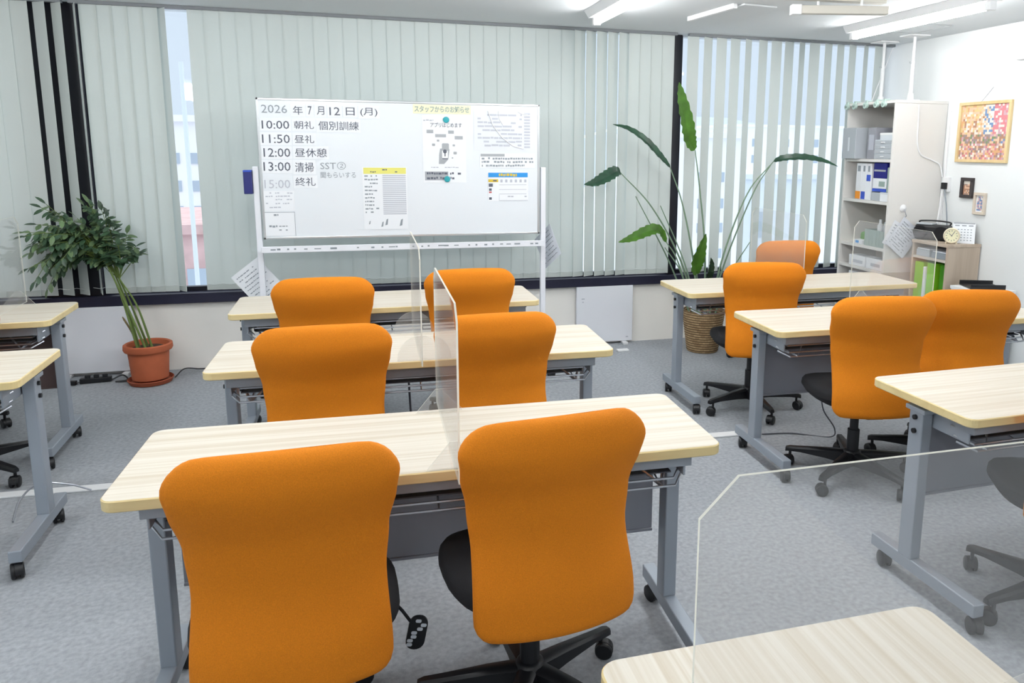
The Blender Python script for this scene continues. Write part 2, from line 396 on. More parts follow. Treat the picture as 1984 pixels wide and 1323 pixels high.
# ------------------------------------------------------------------ ceiling fixtures
def tube_light(x, y, L, label):
    t = thing('tube_light', label, 'ceiling light', (x, y, CEIL), 0, 'tube lights on the ceiling')
    b = BM(); prism(b, [(-0.075, 0), (0.075, 0), (0.045, -0.045), (-0.045, -0.045)], -L / 2 - 0.03, L / 2 + 0.03, 'y'); obj('housing', b, 'white', t)
    b = BM(); cyl(b, (0, -L / 2 + 0.02, -0.068), (0, L / 2 - 0.02, -0.068), 0.022, n=16); obj('tube', b, 'tube', t, True)
    for s in (-1, 1):
        b = BM(); box(b, -0.024, 0.024, s * (L / 2) - 0.02, s * (L / 2) + 0.02, -0.092, -0.04, 0.004); obj('end_cap', b, 'white', t)
tube_light(1.50, 4.27, 1.24, 'lit tube light cut by the top edge above the whiteboard')
tube_light(3.42, 4.27, 1.24, 'lit tube light near the right wall, whole length in view')
t = thing('ceiling_vent', 'white ceiling vent with a bright edge strip and open flap, between tube lights', 'vent', (2.2, 4.64, CEIL), R(7))
b = BM(); box(b, -0.03, 0.0, -0.27, 0.27, -0.03, -0.001, 0.003); obj('edge_strip', b, 'white', t)
b = BM(); box(b, 0.03, 0.27, -0.30, 0.36, -0.012, -0.001, 0.003); obj('flap', b, 'ceiling', t)
t = thing('access_hatch', 'square ceiling hatch outlined in dark grey beside the right tube light', 'hatch', (3.83, 4.82, CEIL))
b = BM()
for q in ((-0.2, 0.2, -0.2, -0.185), (-0.2, 0.2, 0.185, 0.2), (-0.2, -0.185, -0.185, 0.185), (0.185, 0.2, -0.185, 0.185)): box(b, q[0], q[1], q[2], q[3], -0.006, -0.0005)
obj('frame', b, 'alu', t)
b = BM(); box(b, -0.18, 0.18, -0.18, 0.18, -0.003, -0.0005); obj('cover', b, 'ceiling', t)
t = thing('ceiling_rail', 'beige rail hung from the ceiling on two white rods', 'rail', (2.69, 3.99, CEIL), R(-15.5))
b = BM(); box(b, -0.27, 0.27, -0.025, 0.025, -0.10, -0.055, 0.003); obj('rail', b, 'beige_rail', t)
b = BM(); box(b, -0.285, -0.23, -0.03, 0.03, -0.105, -0.05, 0.004); obj('end_cap', b, 'white', t)
for xx in (-0.13, 0.12):
    b = BM(); cyl(b, (xx, 0, -0.06), (xx, 0, -0.001), 0.007, n=10); obj('rod', b, 'white', t)
t = thing('ceiling_rail', 'longer flat beige rail at the top edge, behind the hanging rail', 'rail', (2.35, 4.02, CEIL), R(-4))
b = BM(); box(b, -0.5, 0.62, -0.03, 0.03, -0.03, -0.001, 0.003); obj('rail', b, 'beige_rail', t)

# ------------------------------------------------------------------ desks
def caster_mesh(b, x, y, r=0.03, ang=0.0, top=0.06, s=1.0):
    T = Matrix.Translation((x, y, 0)) @ Matrix.Rotation(ang, 4, 'Z')
    for sgn in (-1, 1):
        x0, x1 = (0.005 * s, 0.021 * s) if sgn > 0 else (-0.021 * s, -0.005 * s)
        ring = [(r * 0.86, x0), (r, x0 + 0.003 * s), (r, x1 - 0.004 * s), (r * 0.8, x1)]
        lathe(b, ring, 20, T=T @ Matrix.Translation((0, 0, r)) @ Matrix.Rotation(R(90), 4, 'Y'))
    hood = [(r * 1.05 * math.cos(R(a)), r + r * 1.05 * math.sin(R(a))) for a in range(-10, 191, 20)]
    prism(b, hood, -0.008 * s, 0.008 * s, 'x', T=T)
    cyl(b, T @ Vector((0, 0.012, r * 1.5)), T @ Vector((0, 0.012, top)), 0.007 * s, n=10)
def make_desk(panel='panel_grey', Wd=1.597, D=0.482, H=0.72, name='folding_desk'):
    t = thing(name, '', 'desk')
    hw, hd = Wd / 2, D / 2
    b = BM()
    out = rrect(-hw, hw, -hd, hd, 0.035)
    inn = lambda k: rrect(-hw + k, hw - k, -hd + k, hd - k, 0.035 - k)
    rings = [[Vector((p[0], p[1], z)) for p in q] for q, z in ((inn(0.003), H - 0.03), (out, H - 0.027), (out, H - 0.003), (inn(0.003), H))]
    vr = [[b.verts.new(p) for p in r] for r in rings]; n = len(out)
    for a_, b_ in zip(vr, vr[1:]):
        for i in range(n):
            f = b.faces.new((a_[i], a_[(i + 1) % n], b_[(i + 1) % n], b_[i])); f.material_index = 1
    f = b.faces.new(vr[-1]); f.material_index = 0
    f = b.faces.new(list(reversed(vr[0]))); f.material_index = 1
    obj('tabletop', b, ['wood', 'wood_edge'], t)
    lx = hw - 0.052
    for s in (-1, 1):
        x = s * lx
        b = BM(); box(b, x - 0.022, x + 0.022, -0.002, 0.062, 0.105, 0.655, 0.004); obj('leg_post', b, 'metal', t)
        b = BM(); box(b, x - 0.022, x + 0.022, -0.295, 0.205, 0.062, 0.108, 0.004); ft = obj('foot_bar', b, 'metal', t)
        for y in (-0.285, 0.150):
            b = BM(); caster_mesh(b, x, y, 0.029, R(20 * s), 0.07); obj('caster', b, 'black', ft, True)
        b = BM(); box(b, x - s * 0.03 - 0.004, x - s * 0.03 + 0.004, -0.16, 0.10, 0.60, 0.69, 0.003)
        box(b, x - 0.03, x + 0.03, -0.016, 0.076, 0.655, 0.672, 0.003)
        obj('hinge_bracket', b, 'metal', t)
        for zz in (0.635, 0.585):
            b = BM(); cyl(b, (x + s * 0.022, 0.03, zz), (x + s * 0.031, 0.03, zz), 0.009, n=12); obj('bolt', b, 'black', t, True)
        b = BM()
        cyl(b, (x - s * 0.03, -0.05, 0.62), (x - s * 0.055, -0.05, 0.62), 0.016, n=14)
        box(b, x - s * 0.055 - 0.006, x - s * 0.055 + 0.006, -0.09, -0.04, 0.595, 0.63, 0.003)
        obj('lock_knob', b, 'black', t, True)
    b = BM(); box(b, -hw + 0.07, hw - 0.07, -0.185, -0.145, 0.640, 0.692, 0.003); box(b, -hw + 0.07, hw - 0.07, 0.02, 0.05, 0.655, 0.692, 0.003); obj('support_beam', b, 'metal', t)
    b = BM(); box(b, -lx + 0.06, lx - 0.06, -0.13, 0.115, 0.600, 0.604); box(b, -lx + 0.06, lx - 0.06, 0.112, 0.116, 0.60, 0.65); obj('storage_shelf', b, 'metal_dark', t)
    b = BM()
    for y, z in ((-0.165, 0.575), (-0.15, 0.592), (-0.135, 0.622)):
        tube(b, [(-lx + 0.02, y + 0.05, z + 0.02), (-lx + 0.06, y, z), (lx - 0.06, y, z), (lx - 0.02, y + 0.05, z + 0.02)], 0.004, 6)
    for k in range(-4, 5):
        xx = k * (lx - 0.1) / 4; tube(b, [(xx, -0.165, 0.575), (xx, 0.0, 0.596)], 0.003, 5)
    for s in (-1, 1):
        tube(b, [(s * (lx - 0.03), 0.02, 0.64), (s * (lx - 0.1), -0.165, 0.575), (s * (lx - 0.16), -0.1, 0.62)], 0.006, 6)
    obj('wire_guard', b, 'chrome', t)
    if panel:
        b = BM(); box(b, -lx + 0.03, lx - 0.03, 0.10, 0.108, 0.30, 0.585, 0.002); box(b, -lx + 0.03, lx - 0.03, 0.094, 0.112, 0.292, 0.302, 0.002); obj('modesty_panel', b, panel, t)
    return t
pa = make_desk('panel_grey'); pn = make_desk(None)
pb = make_desk('panel_brown')
pi_ = make_desk('panel_grey', 1.60, 0.64)
desks = [
 (pa, 'A', (0.177, 2.129), -1.54, 'pale wood folding desk in the centre row, nearest, with two orange chairs in front'),
 (pn, 'B', (0.209, 3.193), -1.39, 'pale wood folding desk in the centre row, the middle of three'),
 ('n', 'C', (0.131, 4.260), 0.51, 'pale wood folding desk in the centre row, farthest, just before the whiteboard'),
 ('a', 'D', (2.613, 2.115), 1.59, 'pale wood folding desk at the right edge, nearest of the right row'),
 ('a', 'E', (2.639, 3.271), -0.83, 'pale wood folding desk in the right row behind two orange chairs, middle one'),
 ('n', 'F', (2.620, 4.252), -0.15, 'pale wood folding desk in the right row nearest the window and basket plant'),
 ('n', 'G', (-2.002, 3.238), 1.83, 'pale wood folding desk cut by the left edge, the nearer of two'),
 (pb, 'H', (-2.256, 4.273), 2.56, 'pale wood folding desk with brown panel at the left edge, nearer the window'),
 (pi_, 'I', (0.662, 0.270), 90.0, 'deep pale wood desk turned sideways in the bottom right corner'),
]
for src, k, (x, y), a, lab in desks:
    d = src if not isinstance(src, str) else copy_tree(pn if src == 'n' else pa)
    d.location = (x, y, 0); d.rotation_euler = (0, 0, R(a)); d['label'] = lab; d['group'] = 'pale wood folding desks on casters'

# ------------------------------------------------------------------ chairs
def make_chair():
    t = thing('office_chair', '', 'chair')
    # backrest ---------------------------------------------------------
    b = BM(); zb, zt = 0.385, 0.935
    def lerp(tab, z):
        for (a, va), (c, vc) in zip(tab, tab[1:]):
            if z <= c:
                k = (z - a) / (c - a); k = k * k * (3 - 2 * k); return va + (vc - va) * k
        return tab[-1][1]
    wt = [(0.38, 0.211), (0.44, 0.211), (0.60, 0.204), (0.70, 0.213), (0.80, 0.232), (0.87, 0.240), (0.95, 0.238)]
    yt = [(0.38, -0.262), (0.44, -0.250), (0.64, -0.198), (0.70, -0.200), (0.86, -0.252), (0.95, -0.240)]
    zs = [zb + d for d in (0, 0.003, 0.010, 0.022, 0.038, 0.058)] + [zb + 0.08 + i * (zt - zb - 0.19) / 16 for i in range(17)] + [zt - d for d in (0.092, 0.080, 0.066, 0.050, 0.034, 0.020, 0.010, 0.004, 0.0)]
    rings = []
    n = 44
    for z in zs:
        w = lerp(wt, z); th = 0.030
        rt, rb = 0.085, 0.045
        if z > zt - rt: q = math.sqrt(max(0, rt * rt - (z - zt + rt) ** 2)); w = w - rt + q
        if z < zb + rb: q = math.sqrt(max(0, rb * rb - (zb + rb - z) ** 2)); w = w - rb + q
        e = min(zt - z, z - zb); th *= math.sqrt(max(0.02, min(1, 1 - (1 - min(1, e / 0.035)) ** 2)))
        yc = lerp(yt, z); ring = []
        for k in range(n):
            a = 2 * math.pi * k / n; ca, sa = math.cos(a), math.sin(a)
            xx = w * math.copysign(abs(ca) ** 0.75, ca); tt = th * math.copysign(abs(sa) ** 0.62, sa)
            u = xx / 0.24
            zz = z - (0.016 * u * u if z > 0.8 else 0) * max(0, (z - 0.8) / 0.135)
            ring.append(Vector((xx, yc + tt + 0.052 * u * u, zz)))
        rings.append(ring)
    ring_loft(b, rings); bk = obj('backrest', b, 'orange', t, True)
    # seat ---------------------------------------------------------------
    b = BM(); rings = []
    for z, k, dy in ((0.385, 0.55, 0), (0.395, 0.78, 0), (0.415, 0.93, 0), (0.440, 1.0, 0), (0.462, 0.99, 0), (0.474, 0.95, 0), (0.480, 0.85, 0), (0.482, 0.6, 0), (0.481, 0.2, 0)):
        ring = []
        for q in range(40):
            a = 2 * math.pi * q / 40; ca, sa = math.cos(a), math.sin(a)
            xx = 0.240 * k * math.copysign(abs(ca) ** 0.7, ca); yy = 0.225 * k * math.copysign(abs(sa) ** 0.7, sa)
            drop = 0.03 * max(0, (yy - 0.1) / 0.125) ** 2
            ring.append(Vector((xx, yy + 0.0, z - drop)))
        rings.append(ring)
    ring_loft(b, rings); obj('seat', b, 'black_fabric', t, True)
    b = BM(); box(b, -0.09, 0.09, -0.12, 0.12, 0.345, 0.392, 0.012); obj('tilt_mechanism', b, 'black', t)
    b = BM(); sp = spline([(0, -0.08, 0.365), (0, -0.17, 0.36), (0, -0.215, 0.385), (0, -0.215, 0.46), (0, -0.19, 0.56)], 5)
    ring_loft(b, [[Vector((p.x + sx * 0.035, p.y + sy * 0.008 * (1 if i < 8 else 0.6), p.z + (0.006 * sy if i < 8 else 0))) for sx, sy in ((-1, -1), (1, -1), (1, 1), (-1, 1))] for i, p in enumerate(sp)])
    obj('back_bracket', b, 'black', t)
    b = BM(); cyl(b, (0, 0, 0.10), (0, 0, 0.24), 0.028, n=18); cyl(b, (0, 0, 0.24), (0, 0, 0.35), 0.020, n=18); obj('gas_column', b, 'black', t, True)
    # five-star base -----------------------------------------------------
    b = BM(); lathe(b, [(0.03, 0.062), (0.045, 0.07), (0.048, 0.11), (0.038, 0.135), (0.03, 0.14)], 24)
    for k in range(5):
        T = Matrix.Rotation(R(72 * k + 90), 4, 'Z')
        secs = [(0.03, 0.028, 0.068, 0.130), (0.12, 0.024, 0.078, 0.122), (0.24, 0.018, 0.082, 0.106), (0.295, 0.016, 0.078, 0.100), (0.312, 0.012, 0.074, 0.094)]
        ring_loft(b, [[T @ Vector((r, s * w * m, z)) for s, z, m in ((-1, z0, 1), (1, z0, 1), (1, z1 - 0.008, 1), (0.6, z1, 1), (-0.6, z1, 1), (-1, z1 - 0.008, 1))] for r, w, z0, z1 in secs])
    bs = obj('base', b, 'black', t, True)
    for k in range(5):
        a = R(72 * k + 90); b = BM(); caster_mesh(b, 0.296 * math.cos(a), 0.296 * math.sin(a), 0.027, R(72 * k + 90 + 40), 0.085); obj('caster', b, 'black', bs, True)
    b = BM(); tube(b, [(0.08, 0.02, 0.37), (0.12, 0.02, 0.366), (0.16, 0.02, 0.36)], 0.006, 8); box(b, 0.14, 0.19, 0.005, 0.035, 0.353, 0.367, 0.005); obj('height_lever', b, 'black', t)
    return t
pc = make_chair()
chairs = [
 ((-0.188, 1.885), 2, 'orange-backed office chair at the nearest centre desk, left of the clear partition'),
 ((0.400, 1.940), 6, 'orange-backed office chair at the nearest centre desk, right of the clear partition'),
 ((-0.155, 3.030), 1, 'orange-backed office chair at the middle centre desk, left of the clear partition'),
 ((0.475, 3.085), 1, 'orange-backed office chair at the middle centre desk, right of the clear partition'),
 ((-0.190, 4.060), -1, 'orange-backed office chair at the desk before the whiteboard, left one'),
 ((0.530, 4.180), 0, 'orange-backed office chair at the desk before the whiteboard, right one'),
 ((2.240, 3.030), -11, 'orange-backed office chair at the middle right desk, its whole base in view'),
 ((2.755, 3.075), -14, 'orange-backed office chair at the middle right desk, half hidden by its left neighbour'),
 ((2.240, 4.050), -13, 'orange-backed office chair near the basket plant, at the desk by the window'),
 ((2.900, 4.950), -6, 'orange-backed office chair farthest back, between desk and opened blind'),
 ((2.285, 1.905), -28, 'office chair at the right edge, mostly seat and base seen through clear panel'),
 ((-1.830, 4.055), 10, 'office chair at the left edge, only its black base and casters in view'),
 ((-2.230, 4.640), 180, 'office chair behind the far left desk, only a caster in view'),
]
star = {0: -30, 4: 0, 7: -4, 6: -13, 8: -26, 1: 3, 10: -24, 11: 11, 12: 18}
for i, ((x, y), a, lab) in enumerate(chairs):
    c = pc if i == 0 else copy_tree(pc)
    c.location = (x + 0.06 * math.sin(R(a)), y - 0.06 * math.cos(R(a)), 0); c.rotation_euler = (0, 0, R(a)); c['label'] = lab; c['group'] = 'orange office chairs at the desks'
    for ch in c.children:
        if ch.name.startswith('base'): ch.rotation_euler = (0, 0, R(star.get(i, 7 * i)))
# patterned tag hanging by the first chair
t = thing('paddle_lever', 'black paddle with a pale dotted pattern hanging under the nearest left chair', 'lever', (0.035, 1.93, 0.36))
b = BM(); tube(b, [(-0.02, 0, 0.02), (0.03, 0.02, -0.06), (0.05, 0.03, -0.10)], 0.005, 6); obj('stem', b, 'black', t)
T = Matrix.Translation((0.068, 0.04, -0.145)) @ Matrix.Rotation(R(12), 4, 'Y') @ Matrix.Rotation(R(90), 4, 'X')
b = BM(); prism(b, rrect(-0.026, 0.026, -0.05, 0.05, 0.024), -0.004, 0.004, 'z', T=T); obj('paddle', b, 'black', t)
b = BM()
for i in range(7):
    px_, py_ = random.uniform(-0.016, 0.016), -0.036 + i * 0.012
    prism(b, rrect(px_ - 0.008, px_ + 0.008, py_ - 0.005, py_ + 0.005, 0.004, 3), 0.004, 0.0046, 'z', T=T)
obj('dots', b, 'paper_grey', t)

# ------------------------------------------------------------------ clear partitions
def partition(label, x, y, z, rz, L=0.65, Hh=0.455, top_l=0.04, foot='tri'):
    t = thing('clear_partition', label, 'partition', (x, y, z), rz, 'clear acrylic partitions on the desks')
    h = L / 2
    c = top_l
    b = BM(); prism(b, [(-h, 0), (h, 0), (h, Hh - c), (h - c, Hh), (-h + c, Hh), (-h, Hh - c)], -0.0025, 0.0025, 'x', 0, 1); obj('panel', b, ['acrylic', 'acrylic_edge'], t)
    for s in (-1, 1):
        yy = s * (h - 0.10)
        b = BM()
        if foot == 'tri': poly = [(-0.075, 0), (0.075, 0), (0.012, 0.075), (-0.012, 0.075)]
        else: poly = [(-0.09, 0), (0.09, 0)] + [(0.09 * math.cos(R(a)), 0.10 * math.sin(R(a))) for a in range(10, 180, 17)]  # rounded outline stands in for a chair's reflection in the panel
        prism(b, poly, yy - 0.0015, yy + 0.0015, 'y', 0, 1); obj('foot', b, ['acrylic', 'acrylic_edge'], t)
    return t
ZD = 0.7205
partition('clear acrylic partition between the two orange chairs of the nearest centre desk', 0.212, 2.12, ZD, R(-0.5))
partition('clear acrylic partition on the middle centre desk', 0.203, 3.19, ZD, R(-0.5), foot='round')
partition('clear acrylic partition on the middle right desk, before the white shelf', 2.62, 3.30, ZD, R(-1))
partition('clear acrylic partition on the right desk nearest the window, before the far chair', 2.52, 4.26, ZD, R(0))
partition('clear acrylic partition at the left edge, before the leafy plant', -1.72, 4.275, ZD, R(2))
partition('large clear acrylic partition on the sideways desk in the bottom right corner', 0.70, 0.775, ZD, R(90), L=0.65, Hh=0.445, top_l=0.05)

# ------------------------------------------------------------------ whiteboard
WB = thing('whiteboard', 'large white mobile whiteboard with schedule cards, standing before the blinds', 'whiteboard', (0.29, 5.15, 0))
ox, oy = 0.29, 5.15
bx0, bx1, bz0, bz1 = -0.605, 1.183, 0.962, 1.84
b = BM(); box(b, bx0 + 0.012 - ox, bx1 - 0.012 - ox, -0.01, 0.01, bz0 + 0.012, bz1 - 0.012); obj('board', b, 'board', WB)
b = BM()
box(b, bx0 - ox, bx1 - ox, -0.014, 0.014, bz1 - 0.015, bz1, 0.003); box(b, bx0 - ox, bx1 - ox, -0.014, 0.014, bz0, bz0 + 0.015, 0.003)
box(b, bx0 - ox, bx0 + 0.015 - ox, -0.014, 0.014, bz0, bz1, 0.003); box(b, bx1 - 0.015 - ox, bx1 - ox, -0.014, 0.014, bz0, bz1, 0.003); obj('frame', b, 'alu', WB)
for xx in (-0.632, 1.212):
    b = BM(); box(b, xx - 0.018 - ox, xx + 0.018 - ox, -0.0, 0.036, 0.09, 1.42, 0.005); obj('post', b, 'white_metal', WB)
    b = BM(); box(b, xx - 0.02 - ox, xx + 0.02 - ox, -0.27, 0.30, 0.06, 0.095, 0.005); ft = obj('foot', b, 'white_metal', WB)
    for yy in (-0.25, 0.28):
        b = BM(); caster_mesh(b, xx - ox, yy, 0.026, 0.4, 0.07); obj('caster', b, 'black', ft, True)
b = BM(); box(b, -0.62 - ox, 1.2 - ox, 0.005, 0.03, 0.13, 0.16, 0.003); obj('crossbar', b, 'white_metal', WB)
b = BM(); box(b, -0.615 - ox, 1.2 - ox, -0.075, 0.0, 0.885, 0.893, 0.002); box(b, -0.615 - ox, 1.2 - ox, -0.080, -0.072, 0.885, 0.925, 0.002); tr_ = obj('pen_tray', b, 'white_metal', WB)
b = BM()
for i in range(34):
    xx = -0.57 + i * 0.052 + random.uniform(-0.01, 0.01); w = random.choice((0.012, 0.02, 0.03, 0.04))
    if random.random() < 0.25: continue
    box(b, xx - ox, xx + w - ox, -0.0806, -0.080, 0.899 + random.uniform(0, 0.004), 0.908 + random.uniform(0, 0.004))
obj('print', b, 'ink_soft', tr_)
FY = 5.1395
def L_(x, y): return (x, y)
hw_ = lambda s, x0, x1, z0, z1, m='ink_soft', bold=0.0: lettering(s, x0, x1, z0, z1, FY - 0.0008, m, WB, 'handwriting', bold=bold, local=(ox, oy, 0))
hw_('2026', -0.575, -0.425, 1.748, 1.797)
hw_('SST②', -0.245, -0.09, 1.402, 1.450)
hw_('聞もらいする', -0.245, -0.03, 1.348, 1.386)
hw_('15:00', -0.582, -0.43, 1.285, 1.338, 'ink_pale')
def sheet(name, label, cat, x0, x1, z0, z1, m='paper', th=0.0012, group=None, y=FY):
    b = BM(); box(b, x0, x1, y - th, y - 0.0001, z0, z1); ob = obj(name, b, m); return tag(ob, label, cat, group)
G = 'schedule cards on the whiteboard'
cards = [('年', -0.406, -0.318, 1.728, 1.806, 'small white card reading 年 beside the handwritten year'),
 ('7', -0.315, -0.268, 1.730, 1.806, 'small white card reading 7 in the date row'),
 ('月', -0.264, -0.192, 1.730, 1.806, 'small white card reading 月 after the 7, without brackets'),
 ('12', -0.187, -0.099, 1.730, 1.803, 'small white card reading 12 in the date row'),
 ('日', -0.093, -0.005, 1.731, 1.803, 'small white card reading 日 in the date row'),
 ('(月)', 0.000, 0.130, 1.724, 1.805, 'small white card reading 月 in brackets ending the date row'),
 ('10:00', -0.589, -0.405, 1.640, 1.714, 'white time card reading 10:00 on the whiteboard'),
 ('朝礼', -0.401, -0.260, 1.642, 1.714, 'white card reading 朝礼 beside 10:00'),
 ('個別訓練', -0.257, 0.011, 1.636, 1.717, 'wide white card reading 個別訓練 on the whiteboard'),
 ('11:50', -0.592, -0.406, 1.552, 1.630, 'white time card reading 11:50 on the whiteboard'),
 ('昼礼', -0.402, -0.262, 1.554, 1.628, 'white card reading 昼礼 beside 11:50'),
 ('12:00', -0.588, -0.408, 1.467, 1.546, 'white time card reading 12:00 on the whiteboard'),
 ('昼休憩', -0.404, -0.190, 1.467, 1.547, 'white card reading 昼休憩 beside 12:00'),
 ('13:00', -0.593, -0.411, 1.380, 1.461, 'white time card reading 13:00 on the whiteboard'),
 ('清掃', -0.408, -0.273, 1.372, 1.461, 'white card reading 清掃 beside 13:00'),
 ('終礼', -0.410, -0.266, 1.286, 1.365, 'white card reading 終礼, lowest card of the schedule')]
for s, x0, x1, z0, z1, lab in cards:
    c = sheet('schedule_card', lab, 'card', x0, x1, z0, z1, 'paper', group=G)
    w = x1 - x0; h = z1 - z0
    px_ = 0.012 if len(s) > 1 else (0.012 if s == '7' else max(0.014, (w - h * 0.74) / 2))
    lettering(s, x0 + px_, x1 - px_, z0 + h * 0.16, z1 - h * 0.16, FY - 0.0016, 'ink', c, bold=0.004, keep=False)
def lines(parent, rows, m, y=FY - 0.0017, name='print'):
    b = BM()
    for x0, x1, z, h in rows: box(b, x0, x1, y - 0.0002, y + 0.0002, z - h / 2, z + h / 2)
    return obj(name, b, m, parent)
def scribble(x0, x1, z, h, p=0.75, w=(0.006, 0.022)):
    out = []; x = x0
    while x < x1 - 0.004:
        q = random.uniform(*w); q = min(q, x1 - x)
        if random.random() < p: out.append((x, x + q, z + random.uniform(-h, h) * 0.15, h))
        x += q + 0.004
    return out
m1 = sheet('memo_sheet', 'upper faint memo sheet with pencil notes at the left edge of the whiteboard', 'memo', -0.592, -0.409, 1.142, 1.268, 'paper', group='memo sheets on the whiteboard')
rows = [];
for z in (1.255, 1.235, 1.215, 1.19, 1.165): rows += scribble(-0.58, -0.42, z, 0.007, 0.5)
lines(m1, rows, 'ink_pale')
m2 = sheet('memo_sheet', 'lower memo sheet with two short notes at the bottom left of the whiteboard', 'memo', -0.592, -0.412, 0.984, 1.136, 'paper', group='memo sheets on the whiteboard')
lines(m2, [(-0.592, -0.412, 1.134, 0.003), (-0.414, -0.412, 1.06, 0.15)] + scribble(-0.58, -0.51, 1.118, 0.011) + scribble(-0.58, -0.52, 1.046, 0.012) + scribble(-0.51, -0.44, 1.046, 0.006) + scribble(-0.51, -0.46, 1.022, 0.007), 'ink_soft')
ys = sheet('poster', 'white notice sheet with a yellow heading band, low middle of the whiteboard', 'poster', 0.010, 0.290, 1.014, 1.418, 'paper', group='posters on the whiteboard')
lines(ys, [(0.017, 0.285, 1.395, 0.040)], 'yellow', name='heading_band')
lines(ys, scribble(0.06, 0.10, 1.388, 0.007) + scribble(0.135, 0.165, 1.402, 0.008) + scribble(0.19, 0.23, 1.388, 0.007), 'ink', FY - 0.0021, 'heading_print')
rows = []
for i in range(11): rows += scribble(0.022, random.uniform(0.07, 0.11), 1.362 - i * 0.0235, 0.009, 0.9)
lines(ys, rows, 'ink_soft')
rows = [(0.135, 0.283, 1.365 - i * 0.0125, 0.007) for i in range(21)]
lines(ys, rows, 'ink_pale', name='fine_print')
b = BM()
for cx, cz, s in ((0.045, 1.060, 0.012), (0.125, 1.048, 0.018), (0.152, 1.062, 0.022), (0.245, 1.058, 0.024)):
    prism(b, [(cx - s * 0.4, cz - s), (cx + s * 0.3, cz - s * 0.8), (cx + s * 0.5, cz + s), (cx, cz + s * 0.7)], FY - 0.0019, FY - 0.0015, 'y')
obj('small_drawing', b, 'ink_soft', ys)
yh = sheet('banner_strip', 'cream lettered strip along the top of the whiteboard', 'banner', 0.341, 0.716, 1.764, 1.822, 'cream')
lettering('スタッフからのお知らせ', 0.350, 0.706, 1.772, 1.815, FY - 0.0016, 'greengrey', yh, bold=0.03)
po = sheet('poster', 'white poster of a grey hand-held phone drawing, under the cream strip', 'poster', 0.398, 0.680, 1.318, 1.755, 'paper', group='posters on the whiteboard')
lettering('アプリはじめます', 0.450, 0.655, 1.678, 1.708, FY - 0.0016, 'ink', po, bold=0.01)
lines(po, scribble(0.405, 0.47, 1.722, 0.008), 'ink_pale')
lines(po, [(0.425, 0.468, 1.650, 0.022), (0.480, 0.550, 1.624, 0.020), (0.565, 0.602, 1.648, 0.021), (0.607, 0.660, 1.612, 0.022)], 'pill', name='grey_pills')
b = BM()
prism(b, rrect(0.522, 0.568, 1.500, 1.575, 0.008, 3), FY - 0.0018, FY - 0.0013, 'y')
prism(b, [(0.500, 1.440), (0.535, 1.440), (0.562, 1.470), (0.572, 1.535), (0.560, 1.545), (0.510, 1.540), (0.503, 1.50)], FY - 0.0022, FY - 0.0018, 'y')
for cx, cz, s in ((0.498, 1.592, 0.008), (0.468, 1.565, 0.010), (0.600, 1.562, 0.008), (0.608, 1.512, 0.011), (0.59, 1.48, 0.005)): prism(b, rrect(cx - s, cx + s, cz - s * 0.8, cz + s * 0.8, s * 0.4, 3), FY - 0.0018, FY - 0.0013, 'y')
obj('hand_drawing', b, 'pill', po)
b = BM(); prism(b, rrect(0.522, 0.560, 1.478, 1.528, 0.006, 3), FY - 0.0027, FY - 0.0023, 'y'); obj('phone_screen', b, 'paper', po)
b = BM(); prism(b, rrect(0.529, 0.553, 1.510, 1.535, 0.010, 4), FY - 0.0031, FY - 0.0028, 'y'); box(b, 0.538, 0.545, FY - 0.0031, FY - 0.0028, 1.49, 1.515); box(b, 0.524, 0.558, FY - 0.0031, FY - 0.0028, 1.472, 1.478); obj('phone_icon', b, 'ink', po)
rows = scribble(0.45, 0.63, 1.418, 0.006, 0.8); lines(po, rows, 'ink_pale', name='fine_print')
lines(po, [(0.408, 0.560, 1.362, 0.058)], 'pill', name='grey_band')
lines(po, scribble(0.42, 0.65, 1.378, 0.013, 0.95) + scribble(0.42, 0.60, 1.348, 0.013, 0.95), 'ink', FY - 0.0021, 'band_print')
for zc, lab in ((1.727, 'teal round magnet at the top of the phone poster'), (1.341, 'teal round magnet at the bottom of the phone poster')):
    b = BM(); lathe(b, [(0.019, 0), (0.020, 0.004), (0.017, 0.007), (0.002, 0.0085)], 24, T=Matrix.Translation((0.5525, FY - 0.0034, zc)) @ Matrix.Rotation(R(90), 4, 'X'))
    tag(obj('round_magnet', b, 'teal', None, True), lab, 'magnet', 'teal magnets on the phone poster')
cl = sheet('plastic_sleeve', 'creased clear sleeve with a pale table sheet, top right of the whiteboard', 'sleeve', 0.733, 1.150, 1.526, 1.806, 'paper_grey', group=None)
rows = []
for i in range(9): rows += scribble(0.76, 1.06, 1.765 - i * 0.025, 0.012, 0.7, (0.02, 0.07))
rows += [(1.075, 1.115, 1.675 - i * 0.02, 0.012) for i in range(-5, 7)]
lines(cl, rows, 'ink_pale')
b = BM()
for a in ([(0.83, 1.79), (0.86, 1.70), (0.92, 1.62), (1.00, 1.56), (1.07, 1.545)], [(0.90, 1.79), (0.905, 1.74), (0.93, 1.70)], [(1.03, 1.79), (1.06, 1.775), (1.10, 1.77)]): tube(b, [(p[0], FY - 0.0036, p[1]) for p in a], 0.0025, 6)
obj('sleeve_crease', b, 'white', cl)
no = sheet('notice_slip', 'white notice slip of three text lines under the clear sleeve', 'notice', 0.772, 1.149, 1.415, 1.512, 'paper')
lines(no, [(0.777, 0.94, 1.500, 0.018)], 'pill', name='heading_band')
rows = []
for z in (1.478, 1.455, 1.431): rows += scribble(0.785, 1.14 if z > 1.44 else 1.08, z, 0.012, 0.9, (0.006, 0.018))
lines(no, rows, 'ink_soft')
sd = sheet('schedule_chart', 'small chart with a blue heading band, lower right of the whiteboard', 'chart', 0.826, 1.102, 1.192, 1.386, 'paper')
